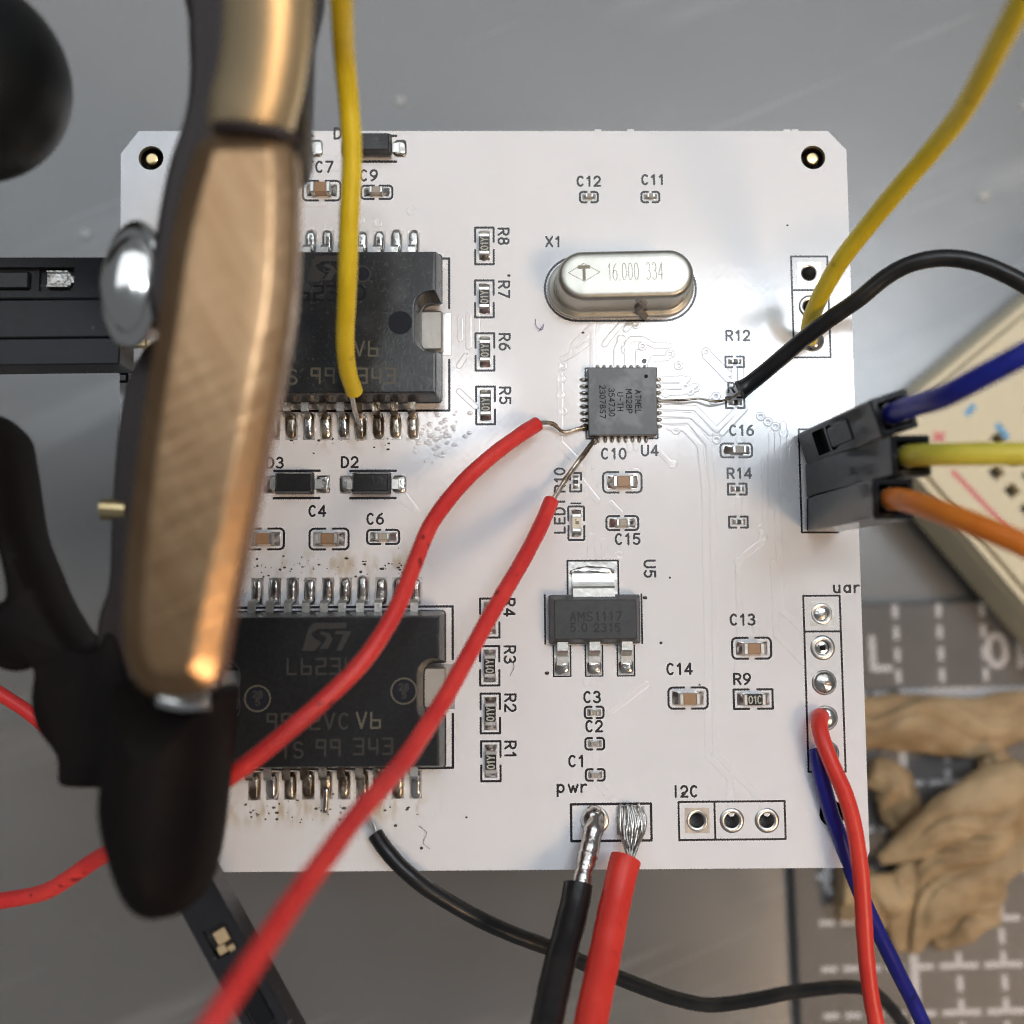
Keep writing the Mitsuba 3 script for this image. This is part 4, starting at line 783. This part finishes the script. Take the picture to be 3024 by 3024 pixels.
# black plugs lying at the left edge of the board
PL = 'black plugs lying side by side at the left edge'
def lying(ya, yb, x0, x1, z0, z1, lab, window, sl=0.0):
    k = holder('black_plug'); tag(k, lab, 'plug', PL)
    m = m3.Manifold(m3.Mesh(*[np.array(v, t) for v, t in ((bbox(x1-x0, yb-ya, z1-z0, .09).vertices, np.float32), (bbox(x1-x0, yb-ya, z1-z0, .09).faces, np.uint32))]))
    w = yb-ya
    if window:
        m = m-m3.Manifold.cube([2.6, 1.7, 1.4], True).translate([window-(x0+x1)/2, -.1, z1-z0])-m3.Manifold.cube([7.0, 1.7, .9], True).translate([window-4.7-(x0+x1)/2, -.1, z1-z0])
    put(k+'__housing', move(m, (x0+x1)/2, (ya+yb)/2, z0, sl), 'm_housingdull')
    if window:
        cy = (ya+yb)/2-.1
        put(k+'__contact', [bbox(1.7, .95, .22, .04, (window+.1, cy+.1, z1-.62)), bbox(1.5, .16, .4, .03, (window+.05, cy+.62, z1-.6)), bbox(1.5, .16, .4, .03, (window+.05, cy-.42, z1-.6)), bbox(.5, .55, .3, .05, (window+1.15, cy+.1, z1-.62))], 'm_solder')
        put(k+'__latch', bbox(5.9, 1.25, .42, .12, (window-4.8, cy, z1-.55)), 'm_housing')
P1, P2, P3, P4 = (-25.94,17.41,5), (-25.86,14.42,5), (-25.79,11.67,5), (-25.84,9.75,5)
XW = (-30.29,16.00,5)[0]
lying(P2[1]+.04, P1[1]-.02, -48, P1[0]-.6, 2.2, 5.0, 'black plug with an open contact window, topmost of three at left', XW)
lying(P3[1]+.04, P2[1]-.04, -48, P2[0]-.3, 2.2, 4.98, 'plain black plug between the two others at left', None, .3)
lying(P4[1]+.02, P3[1]-.04, -48, P3[0]+.05, 2.2, 5.0, 'plain black plug, lowest of three at left beside the pin stubs', None, .5)
hd = holder('header_pin_row'); tag(hd, 'short row of metal header pins at the left edge of the board', 'header')
for p in [(-26.24,16.71,3),(-26.16,13.95,3),(-26.11,11.74,3)]:
    put(hd+'__pin', bbox(3.4, .62, .62, .08, (p[0], p[1], 3.0)), 'm_gold')
    put(hd+'__pin_leg', bbox(.6, .6, 3.3, .06, (p[0]+1.4, p[1], 0)), 'm_gold')

# black plug lying diagonally at lower left
k = holder('black_plug'); tag(k, 'black plug with a brass contact lying diagonally at the bottom edge', 'plug', None)
A_, B_ = np.array((-19.72,-23.95,6)), np.array((-12.92,-35.88,6))
M, L = frame((*A_[:2], 6.0), (*B_[:2], 6.0), (0, 0, -1))
h = m3.Manifold(m3.Mesh(np.array(bbox(2.6, 2.7, L, .12).vertices, np.float32), np.array(bbox(2.6, 2.7, L, .12).faces, np.uint32)))
h = h-m3.Manifold.cube([1.2, 1.5, 2.0], True).translate([-1.3, 0, 4.3])-m3.Manifold.cube([.6, 1.5, 4.5], True).translate([-1.3, 0, 8.3])
h = tm(h); h.apply_transform(M); put(k+'__housing', h, 'm_housingdull')
for j, (dx, dy, dz, sx, sy, sz) in enumerate(((-.95, .1, 3.7, .3, .9, .9), (-1.0, -.25, 4.6, .3, .6, .6), (-.9, .3, 4.9, .3, .5, .8))):
    t = bbox(sx, sy, sz, .05); t.apply_translation([dx, dy, dz]); t.apply_transform(M); put(k+'__contact', t, 'm_brass_sheen')
t = bbox(.3, 1.2, 3.9, .08); t.apply_translation([-1.05, 0, 6.4]); t.apply_transform(M); put(k+'__latch', t, 'm_housing')

# ------------------------------------------------------------------ helping hand clip that holds the board
k = holder('helping_hand_clip'); tag(k, 'blurred metal clip tinted with its warm reflection, with black rubber boot holding the board', 'clip')
jaw = smooth_outline([(-14.02,15.73,26.4),(-11.86,16.16,26.4),(-9.91,15.79,26.4),(-9.49,14.09,26.4),(-9.45,10.41,26.4),(-9.66,7.04,26.4),(-10.22,3.46,26.4),(-10.96,-0.58,26.4),(-11.61,-3.81,26.4),(-12.33,-7.50,26.4),(-12.69,-9.50,26.4),(-13.35,-10.51,26.4),(-14.74,-10.79,26.4),(-16.13,-10.49,26.4),(-16.98,-9.29,26.4),(-17.27,-7.47,26.4),(-17.17,-4.03,26.4),(-16.86,-0.55,26.4),(-16.37,3.99,26.4),(-15.92,7.32,26.4),(-15.45,10.95,26.4),(-14.83,13.83,26.4)], 220)
put(k+'__upper_jaw', puff(jaw, [(25.0, .1), (25.5, 0), (26.6, .02), (26.78, .07), (26.88, .17), (27.28, 1.0), (27.36, 1.25)]), 'm_warmsheen', smooth=40)
hand = smooth_outline([(-16.77,29.32,20),(-16.80,25.00,20),(-16.68,22.25,20),(-16.87,19.83,20),(-17.73,16.83,20),(-18.33,12.97,20),(-18.59,9.44,20),(-17.24,7.69,20),(-14.52,14.74,20),(-11.67,16.82,20),(-10.41,18.02,20),(-10.39,20.74,20),(-10.31,25.01,20),(-10.24,29.33,20)], 160)
put(k+'__rear_shell', puff(hand, [(16.5, .3), (17.5, 0), (20.0, 0), (20.9, .2), (21.6, .7)]), 'm_darkmetal', smooth=40)
sl = spline([(-10.21,24.82,29.6),(-10.79,21.26,27.4),(-11.34,19.26,26.2),(-11.92,17.91,25.4),(-12.26,17.01,24.7)], .3)
put(k+'__handle', tube(sl, np.interp(np.linspace(0, 1, len(sl)), [0, .7, .9, 1], [2.05, 2.1, 2.15, 2.1]), 56, .80), 'm_brass_sheen', smooth=True)  # warm tint stands for the orange reflection on a silver handle
put(k+'__crease_shade', tube(spline([(-13.34,16.29,26.8),(-11.69,16.09,27.1),(-10.20,15.85,27),(-9.36,15.59,26.6)], .2), .34, 14), 'm_darkmetal', smooth=True)  # dark rod added for the shade in the crease between handle and jaw
ring = trimesh.creation.torus(1.98, .36, 40, 16); ring.apply_transform(np.diag([1, 1.55, 1, 1.0])); ring.apply_transform(trimesh.transformations.rotation_matrix(math.radians(-28), [0, 1, 0]))
rc = (-20.07,11.17,19)
put(k+'__rivet_rim', move(ring, rc[0], rc[1], 18.6), 'm_chrome', smooth=True)
dome = trimesh.creation.icosphere(subdivisions=4); dome.apply_scale([1.9, 2.85, 1.1]); dome.apply_transform(trimesh.transformations.rotation_matrix(math.radians(8), [0, 1, 0]))
put(k+'__rivet', move(dome, rc[0]+.12, rc[1], 18.4), 'm_chrome', smooth=True)
lower = smooth_outline([(-19.75,8.99,15),(-21.25,7.10,15),(-21.92,4.28,15),(-22.21,-0.99,15),(-22.28,-5.28,15),(-22.82,-7.45,15),(-22.85,-11.00,15),(-21.06,-12.51,15),(-17.77,-12.24,15),(-16.39,-5.31,15),(-16.62,7.09,15)], 160)
put(k+'__lower_jaw', puff(lower, [(12.5, .2), (13, 0), (15.0, 0), (15.5, .3)]), 'm_darkmetal', smooth=40)
nub = tube([(0, 0, 0), (.9, 0, 0), (1.4, 0, 0), (1.5, 0, 0)], [.62, .62, .55, .3], 18)
put(k+'__pivot_pin', move(nub, *(-22.70,-1.05,15)[:2], 15.2), 'm_gold', smooth=40)
boot = smooth_outline([(-20.29,-10.62,20),(-17.65,-11.74,20),(-14.64,-10.94,20),(-14.50,-12.58,20),(-14.77,-15.84,20),(-15.04,-19.05,20),(-15.48,-21.18,20),(-16.46,-22.62,20),(-17.94,-23.00,20),(-19.36,-22.19,20),(-20.39,-20.06,20),(-21.07,-17.12,20),(-20.73,-13.62,20)], 200)
put(k+'__rubber_boot', puff(boot, [(14.2, .9), (14.8, .35), (16.5, 0), (18.5, .05), (20.2, .45), (21.3, 1.1), (21.9, 1.9), (22.1, 2.6)]), 'm_rubber', smooth=True)
put(k+'__boot_collar', tube(spline([(-16.88,-11.19,22.4),(-15.63,-11.44,22.6),(-14.38,-11.32,22.4)], .2), .42, 16), 'm_chrome', smooth=True)
mass = Polygon(smooth_outline([(-30.71,4.94,15),(-28.71,3.81,15),(-28.09,1.75,15),(-27.35,-2.19,15),(-26.42,-4.49,15),(-25.51,-6.47,15),(-24.18,-8.44,15),(-23.12,-8.75,15),(-22.39,-7.70,15),(-21.17,-8.31,15),(-20.17,-12.22,15),(-20.66,-16.65,15),(-23.33,-16.98,15),(-24.89,-16.73,15),(-25.12,-15.14,15),(-26.24,-13.59,15),(-26.66,-11.86,15),(-26.65,-10.13,15),(-28.05,-9.70,15),(-29.28,-9.00,15),(-29.36,-6.74,15),(-28.31,-5.84,15),(-29.23,-2.18,15),(-30.56,0.90,15)], 240))
put(k+'__swivel_clamp', puff(ring_pts(mass, 260), [(10.5, .5), (11.5, 0), (14.0, 0), (15.2, .25), (15.9, .7)]), 'm_rubber', smooth=True)
tor = trimesh.creation.torus(1.55, .62, 48, 20); put(k+'__wing_ring', move(tor, *(-28.03,-8.20,14)[:2], 13.6), 'm_rubber', smooth=True)
put('ball_knob', move(trimesh.creation.icosphere(subdivisions=5, radius=5.55), *(-29.54,22.77,19)[:2], 19.0), 'm_knob', smooth=True, label='blurred round black ball knob at the top left corner', category='knob')
nk = (-29.54,22.77,19)
put('ball_knob__neck', tube([(nk[0]-4.5, nk[1], 19.0), (nk[0]-12, nk[1]+1, 17.0), (nk[0]-24, nk[1]+3, 10.0)], 1.6, 20), 'm_darkmetal', smooth=40)
# tiny bright flakes lying on the table
for at, lab in zip([(-11.29,53.41,-44.4),(-48.37,37.09,-44.4),(54.95,50.25,-44.4),(58.87,41.66,-44.4),(64.45,52.92,-44.4)], ('pale crumb on the table just above the board', 'pale crumb on the table left of the clip', 'pale crumb on the table near the upper right yellow wire', 'second pale crumb right of the yellow wire', 'pale crumb at the right edge of the table')):
    put('crumb', move(blob(.7, .6, .4, int(at[0]*3) % 50, .3, 2, dome=True), at[0], at[1], ZT), 'm_flake', smooth=True, label=lab, category='crumb')
